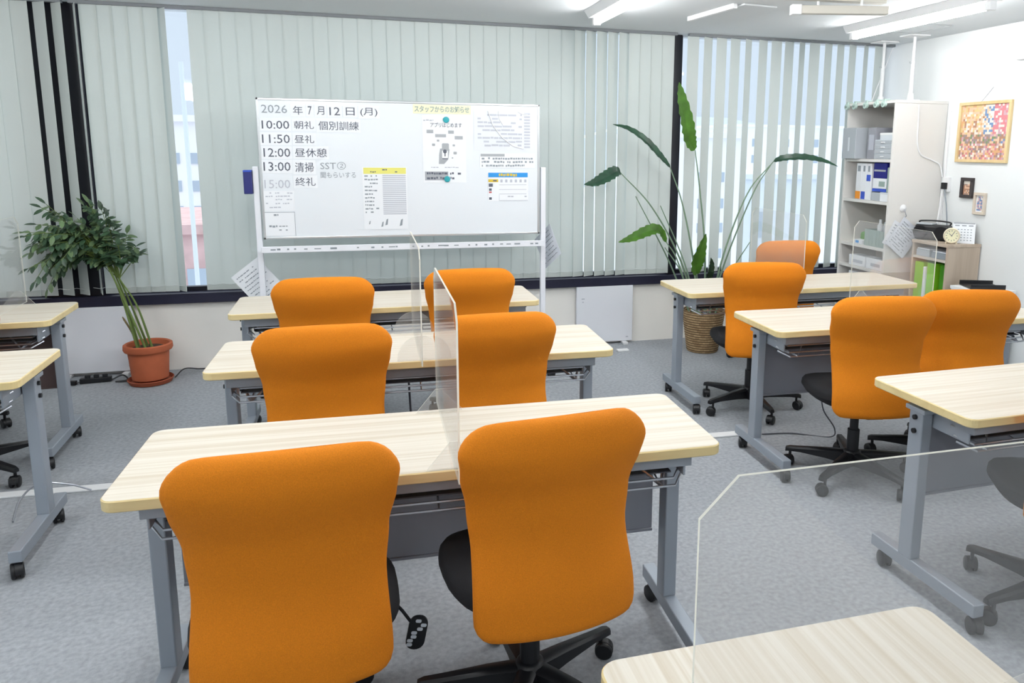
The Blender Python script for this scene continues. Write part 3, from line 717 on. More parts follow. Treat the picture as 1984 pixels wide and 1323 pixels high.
lines(sd, [(0.828, 1.099, 1.368, 0.031)], 'blue_print', name='heading_band')
lines(sd, scribble(0.90, 1.03, 1.368, 0.018, 0.9), 'gold_print', FY - 0.0021, 'heading_print')
lines(sd, [(0.828, 0.895, 1.330, 0.020)], 'gold_print', name='yellow_cell')
lines(sd, [(0.830, 0.858, 1.300, 0.022), (0.832, 0.85, 1.27, 0.016), (0.832, 0.85, 1.21, 0.016), (0.86, 0.885, 1.33, 0.009)], 'ink', FY - 0.0021, name='dark_cells')
lines(sd, [(0.832, 0.850, 1.252, 0.010)], 'red', name='red_cell')
lines(sd, [(0.91 + i * 0.033, 0.925 + i * 0.033, 1.328, 0.02) for i in range(6)] + [(0.90, 1.09, z, 0.003) for z in (1.302, 1.27, 1.24)] + [(0.90, 0.902, 1.215, 0.04), (0.90, 1.10, 1.196, 0.003)] + scribble(0.96, 1.0, 1.222, 0.009) + scribble(1.06, 1.095, 1.222, 0.009), 'ink_pale')
t = thing('marker_box', 'navy blue box hanging on the left post of the whiteboard', 'box', (-0.676, 5.16, 1.25))
b = BM(); box(b, -0.026, 0.024, -0.03, 0.03, 0, 0.146, 0.004); obj('body', b, 'navy', t)
b = BM(); box(b, -0.026, 0.024, -0.032, 0.032, 0.136, 0.148, 0.003); obj('rim', b, 'blue', t)
def hung_paper(label, loc, rot, w, h, rowsn, m='paper'):
    t = thing('paper_sheet', label, 'paper', loc); t.rotation_euler = rot
    b = BM(); box(b, -w / 2, w / 2, -0.0008, 0.0008, -h / 2, h / 2); obj('sheet', b, m, t)
    b = BM()
    for i in range(rowsn):
        z = h / 2 - 0.03 - i * (h - 0.06) / max(1, rowsn - 1)
        for x0, x1, zz, hh in scribble(-w / 2 + 0.02, w / 2 - 0.02 - random.random() * 0.04, z, 0.006, 0.9): box(b, x0, x1, -0.0014, -0.0009, zz - hh / 2, zz + hh / 2)
    obj('print', b, 'ink_soft', t)
    return t
hung_paper('white printed sheet hung askew behind the left post of the whiteboard', (-0.662, 5.215, 0.675), (0, R(-38), 0), 0.21, 0.26, 9)
hung_paper('pale printed sheet hung askew and turned edgewise at the right post of the whiteboard', (1.262, 5.23, 0.86), (0, R(-35), R(-68)), 0.23, 0.24, 7, 'paper_grey')

# ------------------------------------------------------------------ panels, plants, things on the floor
def wall_panel(label, x0, x1, z0, z1):
    t = thing('panel_heater', label, 'heater panel', ((x0 + x1) / 2, 5.645, 0), 0, 'flat white panels along the low wall'); w = (x1 - x0) / 2
    b = BM(); box(b, -w, w, 0.0, 0.03, z0, z1, 0.004); obj('panel', b, 'white_metal', t)
    for xx in (-w + 0.07, w - 0.07):
        b = BM(); box(b, xx - 0.02, xx + 0.02, -0.05, 0.035, 0.001, 0.02, 0.003); box(b, xx - 0.01, xx + 0.01, 0.01, 0.025, 0.015, z0 + 0.04); obj('foot', b, 'white', t)
    b = BM(); box(b, -w + 0.04, -w + 0.065, -0.0008, 0.001, z1 - 0.10, z1 - 0.092); box(b, -w + 0.045, -w + 0.058, -0.0008, 0.001, z1 - 0.125, z1 - 0.118); box(b, w - 0.055, w - 0.035, -0.0008, 0.001, z0 + 0.03, z0 + 0.038); obj('mark', b, 'ink_pale', t)
wall_panel('flat white panel against the low wall beside the terracotta pot', -2.005, -1.515, 0.025, 0.475)
wall_panel('flat white panel against the low wall between whiteboard and basket plant', 1.60, 2.07, 0.02, 0.475)
b = BM(); box(b, 1.87, 1.96, 5.40, 5.45, 0.0, 0.012, 0.003); tag(obj('cable_clip', b, 'white'), 'small white cable cover on the carpet before the right wall panel', 'cable cover')
b = BM(); box(b, -1.62, 2.02, -0.03, 0.03, 0, 0.009, 0.003); cv = tag(obj('cable_cover', b, 'white'), 'long white cable cover strip across the carpet under the desks', 'cable cover'); cv.location = (0, 3.68, 0); cv.rotation_euler = (0, 0, R(-2.2))
def cord(label, pts, r=0.004, m='black', name='floor_cable'):
    b = BM(); tube(b, spline(pts, 8), r, 7); return tag(obj(name, b, m, None, True), label, 'cord')
cord('thin dark cord lying on the carpet, rising beside the middle right chair', [(2.08, 3.56, 0.005), (2.25, 3.53, 0.005), (2.42, 3.43, 0.005), (2.40, 3.36, 0.08), (2.30, 3.32, 0.2), (2.27, 3.31, 0.28)], 0.0035, 'metal_dark')
cord('dark cord dangling from the middle centre desk', [(0.17, 3.335, 0.60), (0.175, 3.34, 0.42), (0.19, 3.35, 0.15), (0.21, 3.38, 0.005)], 0.005, 'metal_dark', 'hanging_cable')
cord('pale cord arching on the carpet near the left desk leg', [(-1.44, 3.45, 0.005), (-1.45, 3.56, 0.05), (-1.40, 3.62, 0.09), (-1.30, 3.66, 0.06), (-1.22, 3.68, 0.015)], 0.004, 'chrome')
cord('thin black cord on the carpet from the terracotta pot to the low wall', [(-1.25, 5.46, 0.01), (-1.20, 5.52, 0.05), (-1.12, 5.60, 0.02), (-1.08, 5.66, 0.005)], 0.004)
cord('tangled black cord between power strip and terracotta pot', [(-1.64, 5.50, 0.01), (-1.58, 5.53, 0.03), (-1.54, 5.48, 0.01), (-1.60, 5.45, 0.01), (-1.52, 5.46, 0.01)], 0.005)
t = thing('power_strip', 'black power strip on the carpet beside the terracotta pot', 'power strip', (-1.73, 5.50, 0), R(6))
b = BM(); box(b, -0.09, 0.09, -0.022, 0.022, 0.001, 0.035, 0.005); obj('body', b, 'black', t)
for k in range(3):
    b = BM(); box(b, -0.06 + k * 0.05, -0.03 + k * 0.05, -0.012, 0.012, 0.034, 0.055, 0.003); obj('plug', b, 'black', t)
t = thing('adapter', 'small black plug adapter on the carpet left of the power strip', 'adapter', (-1.88, 5.47, 0), R(-10))
b = BM(); box(b, -0.05, 0.05, -0.016, 0.016, 0.001, 0.03, 0.005); obj('body', b, 'black', t)
b = BM(); tube(b, spline([(0.05, 0, 0.015), (0.09, 0.03, 0.02), (0.14, 0.04, 0.01)], 5), 0.004, 6); obj('lead', b, 'black', t)

# terracotta pot with leaning plant
PX, PY = -1.385, 5.42
t = thing('potted_plant', 'leaning leafy plant in a terracotta pot by the left window', 'plant', (PX, PY, 0))
b = BM(); lathe(b, [(0.10, 0.030), (0.108, 0.035), (0.122, 0.22), (0.140, 0.222), (0.146, 0.235), (0.144, 0.262), (0.134, 0.268), (0.124, 0.262), (0.116, 0.232), (0.05, 0.23)], 40); obj('pot', b, 'terracotta', t, True)
b = BM(); lathe(b, [(0.10, 0.001), (0.125, 0.004), (0.138, 0.030), (0.134, 0.034), (0.122, 0.012), (0.05, 0.010)], 40); obj('saucer', b, 'terracotta_dark', t, True)
b = BM(); lathe(b, [(0.117, 0.228), (0.10, 0.236), (0.02, 0.240)], 24); obj('soil', b, 'soil', t, True)
b = BM()
tops = []
for i in range(5):
    a = 2 * math.pi * i / 5; p0 = Vector((-0.02 + 0.045 * math.cos(a), 0.03 * math.sin(a), 0.23))
    e = Vector((-0.13 - 0.022 * i, 0.02 * math.sin(a), 0.70 + 0.045 * i))
    mid = p0.lerp(e, 0.5) + Vector((0.01 * math.cos(2 * a), 0, 0.05))
    pts = spline([p0, mid, e], 8); tube(b, pts, [0.008 - 0.004 * k / len(pts) for k in range(len(pts))], 7); tops.append(e)
obj('stem', b, 'stem', t, True)
b = BM(); tube(b, spline([(-0.06, 0.02, 0.23), (-0.085, 0.0, 0.34), (-0.13, -0.01, 0.45)], 6), [0.006] * 12 + [0.003], 6); obj('dry_stem', b, 'stem_brown', t, True)
b = BM()
def leaflet(b, p, d, n, L, w, mi):
    d = d.normalized(); s = d.cross(n).normalized(); n = s.cross(d)
    prof = ((0.0, 0.06), (0.25, 0.8), (0.5, 1.0), (0.78, 0.72), (1.0, 0.05))
    A = []; Bv = []; Cv = []
    for k, q in prof:
        c = p + d * (L * k) - n * (0.18 * L * k * k)
        A.append(b.verts.new(c + s * (w * q) + n * (0.10 * w * q))); Bv.append(b.verts.new(c)); Cv.append(b.verts.new(c - s * (w * q) + n * (0.10 * w * q)))
    for i in range(4):
        for X, Y in ((A, Bv), (Bv, Cv)):
            f = b.faces.new((X[i], X[i + 1], Y[i + 1], Y[i])); f.material_index = mi
rng = random.Random(11)
def compound(b, p0, p1, mi0, n=6, L=0.055):
    """a frond: rachis from p0 to p1 with paired leaflets"""
    mid = p0.lerp(p1, 0.5) + Vector((0, 0, 0.25 * (p1 - p0).length * 0.5))
    pts = spline([p0, mid, p1], 6); tube(b, pts, 0.0018, 4, 2)
    m = len(pts)
    for i in range(n):
        k = int(m * (0.30 + 0.65 * i / n)); k = min(k, m - 2)
        d = (pts[k + 1] - pts[k]).normalized(); side = d.cross(Vector((0, -0.35, 1))).normalized()
        for s in (-1, 1):
            dd = d * 0.6 + side * s * 0.9 + Vector((rng.uniform(-0.2, 0.2), rng.uniform(-0.3, 0.1), rng.uniform(-0.95, -0.1)))
            leaflet(b, pts[k], dd, Vector((rng.uniform(-0.3, 0.3), -0.5, 1)), L * rng.uniform(0.75, 1.2), L * 0.24, mi0 if rng.random() < 0.7 else 1 - mi0)
    leaflet(b, pts[-1], pts[-1] - pts[-2], Vector((0, -0.4, 1)), L * 1.1, L * 0.25, mi0)
# fronds: end points in the plant's own x-z plane, measured from the pot
ends = [(-0.04, 0.90), (-0.10, 0.98), (-0.02, 0.86), (-0.08, 0.84), (-0.14, 1.06), (-0.20, 1.14), (-0.26, 1.19), (-0.30, 1.17), (-0.17, 1.10), (-0.22, 0.98), (-0.28, 1.02), (-0.22, 0.86), (-0.30, 0.84),
        (-0.42, 1.10), (-0.56, 1.16), (-0.48, 1.02), (-0.58, 1.06), (-0.62, 1.02), (-0.65, 0.96), (-0.66, 0.88), (-0.60, 0.92), (-0.64, 0.80), (-0.60, 0.72), (-0.56, 0.69), (-0.52, 0.78), (-0.47, 0.84), (-0.40, 0.85), (-0.36, 0.90), (-0.50, 0.93), (-0.44, 0.95), (-0.55, 0.84), (-0.34, 1.0), (-0.38, 1.06), (-0.25, 0.92), (-0.33, 1.10), (-0.18, 0.92), (-0.48, 0.80), (-0.60, 0.85), (-0.53, 0.98), (-0.12, 0.92)]
ends += [(x_ + rng.uniform(-0.05, 0.05), z_ + rng.uniform(-0.06, 0.03)) for x_, z_ in ends[6:]]
for ex, ez in ends:
    s = min(tops, key=lambda q: abs(q.x - ex * 0.75 - 0.08) + rng.random() * 0.1)
    ex = ex * 0.93 + 0.01; p1 = Vector((ex, rng.uniform(-0.16, 0.10), ez))
    st = s + Vector((rng.uniform(-0.03, 0.03) + (ex - s.x) * 0.35, rng.uniform(-0.04, 0.04), 0.06 + rng.uniform(-0.02, 0.05)))
    tube(b, [s, st], 0.003, 4, 2)
    compound(b, st, p1, 0 if rng.random() < 0.8 else 1, n=7, L=0.060)
obj('foliage', b, ['leaf', 'leaf_soft', 'stem'], t)

# strelitzia in a basket
SX, SY = 2.53, 5.30
t = thing('bird_of_paradise_plant', 'tall plant with long stalks and paddle leaves in a woven basket', 'plant', (SX, SY, 0))
b = BM()
prof = [(0.118, 0.001)]
for i in range(30):
    z = 0.006 + i * 0.0105; prof.append((0.120 + 0.045 * z / 0.32 + 0.0035 * abs(math.sin(i * math.pi / 2)), z))
prof += [(0.168, 0.322), (0.160, 0.328), (0.150, 0.322), (0.148, 0.28), (0.05, 0.275)]
lathe(b, prof, 44); obj('basket', b, 'weave', t, True)
b = BM(); lathe(b, [(0.148, 0.282), (0.08, 0.295), (0.02, 0.298)], 24); obj('soil', b, 'soil', t, True)
def blade(pts, w, m, fold=0.35, nrm=(0, -1, 0.4)):
    b = BM(); P = spline(pts, 7); n = len(P); A, Bv, Cv = [], [], []
    for i, p in enumerate(P):
        k = i / (n - 1); q = w * (math.sin(math.pi * min(1, (k * 0.96 + 0.03)) ** 0.8)) ** 0.75 if 0 < k < 1 else w * 0.06
        d = (P[min(i + 1, n - 1)] - P[max(i - 1, 0)]).normalized(); s = d.cross(Vector(nrm)).normalized(); u = s.cross(d)
        wob = 1 + 0.12 * math.sin(i * 2.1)
        A.append(b.verts.new(p + s * q * wob + u * q * fold)); Bv.append(b.verts.new(p)); Cv.append(b.verts.new(p - s * q / wob + u * q * fold))
    for i in range(n - 1):
        for X, Y in ((A, Bv), (Bv, Cv)): b.faces.new((X[i], X[i + 1], Y[i + 1], Y[i]))
    bmesh.ops.solidify(b, geom=b.faces[:], thickness=0.0015)
    return b
def V3(x, z, y=0.0): return (x - SX, y, z)
stalks = [
 ([V3(2.49, 0.28), V3(2.42, 0.75), V3(2.32, 1.15), V3(2.215, 1.415)], [V3(2.215, 1.415), V3(2.12, 1.50, -0.02), V3(2.00, 1.61, -0.03), V3(1.87, 1.69, -0.03), V3(1.75, 1.722, -0.03)], 0.034, 'leaf_blue', (0, -1, 0.9)),
 ([V3(2.47, 0.28), V3(2.32, 0.72), V3(2.08, 1.12), V3(1.825, 1.378)], [V3(1.825, 1.378), V3(1.78, 1.385, -0.02), V3(1.70, 1.345, -0.04), V3(1.61, 1.305, -0.05), V3(1.535, 1.296, -0.05)], 0.046, 'leaf_blue', (0, -1, 0.7)),
 ([V3(2.45, 0.28), V3(2.36, 0.55), V3(2.28, 0.75), V3(2.20, 0.86)], [V3(2.20, 0.86), V3(2.12, 0.955, -0.03), V3(2.02, 0.945, -0.05), V3(1.90, 0.90, -0.06), V3(1.80, 0.875, -0.06)], 0.045, 'leaf_light', (0, -1, 0.8)),
 ([V3(2.54, 0.28), V3(2.52, 0.80), V3(2.46, 1.25), V3(2.41, 1.545)], [V3(2.405, 1.545), V3(2.35, 1.62, -0.02), V3(2.315, 1.75, -0.03), V3(2.27, 1.92, -0.03), V3(2.25, 2.03, -0.03)], 0.058, 'leaf_light', (0.2, -1, 0.0)),
 ([V3(2.58, 0.28), V3(2.68, 0.75), V3(2.86, 1.22), V3(3.07, 1.465)], [V3(3.07, 1.465), V3(3.16, 1.49, -0.02), V3(3.32, 1.495, -0.04), V3(3.48, 1.47, -0.05), V3(3.61, 1.43, -0.05)], 0.034, 'leaf_blue', (0, -1, 1.0)),
 ([V3(2.50, 0.28), V3(2.48, 0.45), V3(2.46, 0.62)], [V3(2.46, 0.60), V3(2.44, 0.68, -0.02), V3(2.47, 0.80, -0.03), V3(2.51, 0.92, -0.03)], 0.055, 'leaf_light', (0.2, -1, 0.0)),
 ([V3(2.55, 0.28), V3(2.54, 0.45), V3(2.53, 0.56)], [V3(2.53, 0.55), V3(2.54, 0.60, -0.05), V3(2.55, 0.68, -0.06), V3(2.545, 0.74, -0.06)], 0.03, 'leaf', (0.2, -1, 0.0)),
]
for s, l, w, m, nr in stalks:
    b = BM(); P = spline(s, 8); tube(b, P, [0.009 - 0.0055 * k / len(P) for k in range(len(P))], 7); st = obj('stalk', b, 'stem_grey', t, True)
    b = blade(l, w, m, nrm=nr); obj('leaf', b, m, st, True)
for s in ([V3(2.60, 0.28, 0.04), V3(2.72, 0.70, 0.04), V3(2.92, 1.22, 0.02), V3(3.05, 1.44, 0)], [V3(2.61, 0.28, -0.03), V3(2.72, 0.60, -0.04), V3(2.88, 0.85, -0.04)], [V3(2.44, 0.28, 0.05), V3(2.25, 0.72, 0.08), V3(1.98, 1.20, 0.09)], [V3(2.46, 0.28, -0.05), V3(2.33, 0.70, -0.06), V3(2.12, 1.14, -0.06)], [V3(2.45, 0.28, 0.0), V3(2.33, 0.62, 0.0), V3(2.19, 0.82, 0)]):
    b = BM(); P = spline(s, 8); tube(b, P, [0.008 - 0.005 * k / len(P) for k in range(len(P))], 7); obj('stalk', b, 'stem_grey', t, True)

# ------------------------------------------------------------------ white shelf and its contents
SF, SBk, SY0, SY1, ST = 3.87, 4.335, 4.95, 5.50, 1.91
SY1 = 5.545
t = thing('shelf_unit', 'tall white open shelf unit in the corner by the right wall', 'shelf', (4.10, 5.25, 0))
lx0, lx1, ly0, ly1 = SF - 4.10, SBk - 4.10, SY0 - 5.25, SY1 - 5.25
b = BM(); box(b, lx0, lx1, ly0, ly0 + 0.02, 0.62, ST, 0.002); obj('side_panel', b, 'shelf_white', t)
b = BM(); box(b, lx0, lx1, ly0, ly0 + 0.02, 0.0, 0.62, 0.002); tag(obj('lower_side_panel', b, 'shelf_grey', t), 'greige lower side panel', None)
b = BM(); box(b, lx0, lx1, ly1 - 0.02, ly1, 0, ST, 0.002); obj('side_panel', b, 'shelf_white', t)
b = BM(); box(b, lx1 - 0.01, lx1, ly0 + 0.02, ly1 - 0.02, 0, ST); obj('back_panel', b, 'shelf_white', t)
b = BM(); box(b, lx0 - 0.004, lx1, ly0 - 0.003, ly1 + 0.003, ST, ST + 0.022, 0.002); obj('top_panel', b, 'shelf_white', t)
SHZ = (1.49, 1.165, 0.805, 0.625, 0.33)
for z in SHZ:
    b = BM(); box(b, lx0 + 0.005, lx1 - 0.01, ly0 + 0.02, ly1 - 0.02, z - 0.022, z, 0.001); obj('shelf_board', b, 'shelf_white', t)
b = BM(); box(b, lx1 - 0.10, lx1 - 0.012, ly0 + 0.22, ly0 + 0.24, 1.49, ST); obj('divider', b, 'shelf_white', t)
def put(name, label, cat, x0, x1, y0, y1, z0, z1, m, bev=0.004, group=None, parts=()):
    t = thing(name, label, cat, ((x0 + x1) / 2, (y0 + y1) / 2, z0), 0, group); cx, cy = (x0 + x1) / 2, (y0 + y1) / 2
    b = BM(); box(b, x0 - cx, x1 - cx, y0 - cy, y1 - cy, 0, z1 - z0, bev); obj('body', b, m, t)
    for nm, a0, a1, c0, c1, e0, e1, mm in parts:
        b = BM(); box(b, a0 - cx, a1 - cx, c0 - cy, c1 - cy, e0 - z0, e1 - z0, min(0.002, bev)); obj(nm, b, mm, t)
    return t
e = 0.0008
z = SHZ[0] + e
put('file_box', 'frosted grey file box at the left end of the top shelf, sticking out', 'file box', 3.82, 4.05, 5.34, 5.515, z, 1.735, 'frosted', parts=[('label_holder', 3.818, 3.8205, 5.42, 5.44, 1.55, 1.66, 'frosted_white')])
put('binder', 'grey binder standing between file box and drawers on the top shelf', 'binder', 3.90, 4.15, 5.20, 5.30, z, 1.735, 'grey_box', parts=[('spine_label', 3.899, 3.9005, 5.22, 5.28, 1.56, 1.68, 'ink_pale')])
t = put('drawer_box', 'small frosted white drawer tower on the top shelf', 'drawers', 3.885, 4.12, 4.975, 5.185, z, 1.64, 'frosted_white')
cx, cy = (3.885 + 4.12) / 2, (4.975 + 5.185) / 2
for k in range(4):
    b = BM(); box(b, 3.881 - cx, 3.886 - cx, 4.98 - cy, 5.18 - cy, 0.006 + k * 0.036, 0.036 + k * 0.036, 0.002); d = obj('drawer', b, 'frosted', t)
    b = BM(); box(b, 3.874 - cx, 3.882 - cx, 5.06 - cy, 5.10 - cy, 0.016 + k * 0.036, 0.024 + k * 0.036, 0.001); obj('knob', b, 'white', d)
put('flat_case', 'flat white case lying on the small drawer tower', 'case', 3.90, 4.12, 4.985, 5.15, 1.6405, 1.69, 'frosted_white', parts=[('lid', 3.899, 4.121, 4.984, 5.151, 1.675, 1.692, 'white')])
z = SHZ[1] + e
wb = [('white binder with an orange foot label, leftmost on the second shelf', 5.335, 5.405, 'orange_label'), ('white binder with a blue foot label, second from left on the second shelf', 5.275, 5.333, 'blue'), ('white binder with a blue mid label, third from left on the second shelf', 5.215, 5.273, 'blue')]
for i, (lab, y0, y1, m) in enumerate(wb):
    zz = (z + 0.004, z + 0.065) if i < 2 else (z + 0.15, z + 0.20)
    put('binder', lab, 'binder', 3.895, 4.13, y0, y1, z, 1.455, 'paper', group='white binders on the second shelf', parts=[('foot_label', 3.8935, 3.8955, y0 + 0.004, y1 - 0.004, zz[0], zz[1], m), ('spine_print', 3.8935, 3.8955, y0 + 0.018, y1 - 0.018, 1.39, 1.435, 'ink_soft')])
put('flat_case', 'pale grey case at the bottom of the second shelf', 'case', 3.90, 4.12, 5.09, 5.205, z, 1.232, 'frosted')
put('flat_case', 'white case at the bottom right of the second shelf', 'case', 3.89, 4.12, 4.975, 5.085, z, 1.236, 'paper', parts=[('lid', 3.889, 4.121, 4.974, 5.086, 1.222, 1.2375, 'frosted_white')])
put('box', 'blue box lying on the pale grey case, second shelf', 'box', 3.90, 4.12, 5.035, 5.20, 1.2385, 1.262, 'blue')
put('box', 'white box with grey end under the navy box, second shelf', 'box', 3.90, 4.12, 5.035, 5.195, 1.2628, 1.342, 'paper', parts=[('end_label', 3.8985, 3.9005, 5.05, 5.12, 1.28, 1.32, 'greengrey')])
put('box', 'navy box topping the stack on the second shelf', 'box', 3.90, 4.12, 5.04, 5.195, 1.3428, 1.462, 'deep_blue', parts=[('band', 3.8985, 3.9005, 5.05, 5.185, 1.395, 1.41, 'pill')])
put('document_stand', 'grey green document holder beside the navy box', 'file holder', 3.90, 4.10, 4.990, 5.03, 1.2385, 1.43, 'greengrey')
b = BM(); box(b, 3.885, 4.08, 4.974, 4.984, 1.2385, 1.425, 0.001); tag(obj('paper_bundle', b, 'paper'), 'upright white papers at the right end of the second shelf', 'papers')
z = SHZ[2] + e
put('green_pouch', 'dark green pouch at the left of the third shelf', 'pouch', 3.95, 4.10, 5.27, 5.38, z, 0.90, 'lime_dark', 0.02)
put('small_box', 'small white box with blue label before the clear basket', 'box', 3.88, 3.95, 5.25, 5.36, z, 0.84, 'paper', parts=[('label', 3.8785, 3.8805, 5.29, 5.33, 0.815, 0.835, 'blue_print')])
t = thing('basket', 'clear grey green basket of bottles on the third shelf', 'basket', (3.99, 5.115, z))
b = BM()
for q in ((-0.10, 0.10, -0.12, 0.12, 0, 0.006), (-0.10, -0.094, -0.12, 0.12, 0.006, 0.13), (0.094, 0.10, -0.12, 0.12, 0.006, 0.13), (-0.094, 0.094, -0.12, -0.114, 0.006, 0.13), (-0.094, 0.094, 0.114, 0.12, 0.006, 0.13)): box(b, *q)
for k in range(6): box(b, -0.103, -0.099, -0.11 + k * 0.042, -0.10 + k * 0.042, 0.01, 0.125)
obj('tub', b, 'greengrey', t)
for i, (yy, hh, m) in enumerate(((5.19, 0.20, 'paper'), (5.13, 0.185, 'frosted'), (5.07, 0.17, 'lime'))):
    b = BM(); lathe(b, [(0.022, 0), (0.024, 0.004), (0.024, hh * 0.75), (0.012, hh * 0.85), (0.012, hh)], 16, (4.0, yy, z + 0.0065))
    tag(obj('bottle', b, m, None, True), ('white', 'grey', 'lime green')[i] + ' bottle standing in the basket on the third shelf', 'bottle', 'bottles in the shelf basket')
put('black_case', 'black case lying high in the third shelf behind the basket', 'case', 4.11, 4.27, 4.98, 5.14, z, 1.06, 'black', 0.01)
z = SHZ[3] + e
for lab, y0, y1 in (('white tissue box on the fourth shelf, left one', 5.20, 5.41), ('white tissue box on the fourth shelf, right one', 4.985, 5.185)):
    put('tissue_box', lab, 'tissue box', 3.885, 4.0, y0, y1, z, 0.71, 'paper', group='tissue boxes on the fourth shelf', parts=[('opening', 3.92, 3.97, y0 + 0.05, y1 - 0.05, 0.7095, 0.7115, 'frosted'), ('side_print', 3.8835, 3.8855, y0 + 0.03, y1 - 0.06, 0.65, 0.675, 'ink_pale')])
put('brown_box', 'brown grey box at the back of the fourth shelf', 'box', 4.06, 4.25, 5.05, 5.30, z, 0.76, 'shelf_grey')
z = SHZ[4] + e
for i, (lab, y0, y1, h) in enumerate((('white paper stack on the lowest visible shelf, left', 5.26, 5.42, 0.24), ('lower white paper stack on the lowest visible shelf, right', 5.0, 5.2, 0.18))):
    put('paper_stack', lab, 'papers', 3.90, 4.15, y0, y1, z, z + h, 'paper', 0.002)
# clips on the top edge
names = ['nearest the window', 'second from the window', 'middle of five', 'fourth from the window', 'farthest from the window']
for yy, nm in zip((5.53, 5.43, 5.29, 5.16, 5.07), names):
    t = thing('clear_clip', 'clear plastic clip on the top edge of the white shelf, ' + nm, 'clip', (3.872, yy, 1.905), 0, 'clear clips on the shelf top')
    b = BM(); cyl(b, (-0.03, 0, 0.0), (-0.008, 0, 0.0), 0.024, 0.022, 14); box(b, -0.02, 0.03, -0.012, 0.012, 0.0305, 0.040, 0.003); box(b, -0.02, -0.0085, -0.012, 0.012, 0.0, 0.038, 0.002); obj('clip_body', b, 'clear_plastic', t, True)
    b = BM(); cyl(b, (-0.038, 0, 0.0), (-0.028, 0, 0.0), 0.010, 0.008, 12); obj('clip_pin', b, 'greengrey', t, True)
# tension poles
def pole(label, x, y):
    t = thing('tension_pole', label, 'pole', (x, y, ST + 0.0225), 0, 'white tension poles on the shelf top'); h = CEIL - ST - 0.0225
    b = BM(); box(b, -0.05, 0.05, -0.05, 0.05, 0, 0.012, 0.003); lathe(b, [(0.026, 0.012), (0.022, 0.06)], 16); obj('base_plate', b, 'white', t)
    b = BM(); cyl(b, (0, 0, 0.05), (0, 0, 0.3), 0.016, n=16); cyl(b, (0, 0, 0.28), (0, 0, h - 0.01), 0.012, n=16); obj('pole', b, 'white', t, True)
    b = BM(); box(b, -0.085, 0.085, -0.07, 0.07, h - 0.012, h - 0.001, 0.003); obj('ceiling_plate', b, 'white', t)
    b = BM(); cyl(b, (-0.012, 0, 0.29), (-0.03, 0, 0.29), 0.006, n=8); obj('screw', b, 'alu', t)
pole('white tension pole from shelf to ceiling, nearer the right wall picture', 4.10, 5.09)
pole('white tension pole from shelf to ceiling, nearer the opened blind', 4.12, 5.47)
cord('white cable curving down the side of the white shelf', [(4.06, 4.938, 1.90), (4.07, 4.941, 1.78), (4.08, 4.943, 1.62), (4.12, 4.943, 1.53), (4.22, 4.943, 1.49), (4.30, 4.94, 1.45), (4.325, 4.93, 1.36)], 0.0055, 'white', 'white_cable')
b = BM(); box(b, 4.325, 4.3395, 4.908, 4.922, 0.92, 1.86, 0.002); tag(obj('cable_duct', b, 'white'), 'thin white cable duct running down the right wall beside the shelf', 'cable duct')
t = thing('wall_outlet', 'small white socket with a black plug on the wall beside the shelf', 'socket', (4.335, 4.885, 1.25))
b = BM(); box(b, -0.022, 0.0045, -0.035, 0.02, 0, 0.11, 0.003); obj('box', b, 'white', t)
b = BM(); box(b, -0.045, -0.022, -0.03, 0.015, 0.02, 0.07, 0.004); obj('plug', b, 'black', t)
cord('grey cord hanging from the wall socket to the low cabinet', [(4.30, 4.87, 1.27), (4.305, 4.84, 1.15), (4.31, 4.82, 1.0), (4.30, 4.80, 0.92)], 0.005, 'ink_soft', 'hanging_cable')
cord('white cord hanging from the wall socket, left of the grey cord', [(4.295, 4.885, 1.26), (4.27, 4.87, 1.1), (4.24, 4.85, 0.98), (4.22, 4.84, 0.92)], 0.006, 'white', 'hanging_cable')
# hook and papers on shelf side
t = thing('suction_hook', 'small white hook on the side of the white shelf', 'hook', (4.005, 4.9495, 1.12))
b = BM(); lathe(b, [(0.03, 0), (0.03, 0.004), (0.012, 0.014), (0.002, 0.018)], 20, T=Matrix.Rotation(R(90), 4, 'X')); obj('cup', b, 'white', t, True)
b = BM(); tube(b, spline([(0, -0.014, 0), (0, -0.024, -0.02), (0.005, -0.032, -0.045), (0.01, -0.028, -0.06), (0.0, -0.022, -0.065)], 5), 0.003, 6); obj('hook', b, 'chrome', t, True)
hp = hung_paper('pair of printed sheets hanging askew from the hook on the shelf side', (4.01, 4.925, 0.895), (0, R(38), 0), 0.21, 0.25, 10, 'paper_grey')
hung_paper('printed sheet hanging behind the askew pair on the shelf side', (3.965, 4.940, 0.90), (0, R(30), 0), 0.19, 0.20, 7, 'paper')

# ------------------------------------------------------------------ low cabinet and things on it
CX0, CX1, CY0, CY1, CZ = 4.045, 4.33, 4.49, 4.86, 0.893
t = thing('low_cabinet', 'low tan open cabinet against the right wall, with a radio on top', 'cabinet', (4.19, 4.675, 0))
a0, a1, c0, c1 = CX0 - 4.19, CX1 - 4.19, CY0 - 4.675, CY1 - 4.675
b = BM(); box(b, a0 - 0.006, a1, c0 - 0.004, c1 + 0.004, CZ - 0.022, CZ, 0.002); obj('top_panel', b, 'tan_wood', t)
for y in (c0, c1 - 0.018):
    b = BM(); box(b, a0, a1, y, y + 0.018, 0, CZ - 0.022, 0.001); obj('side_panel', b, 'tan_wood', t)
b = BM(); box(b, a1 - 0.01, a1, c0 + 0.018, c1 - 0.018, 0, CZ - 0.022); obj('back_panel', b, 'shelf_grey', t)
for z in (0.775, 0.45):
    b = BM(); box(b, a0, a1 - 0.01, c0 + 0.018, c1 - 0.018, z - 0.018, z, 0.001); obj('shelf_board', b, 'shelf_grey', t)
b = BM(); box(b, a0, a1 - 0.01, c0 + 0.018, c1 - 0.018, 0.0, 0.06); obj('plinth', b, 'tan_wood', t)
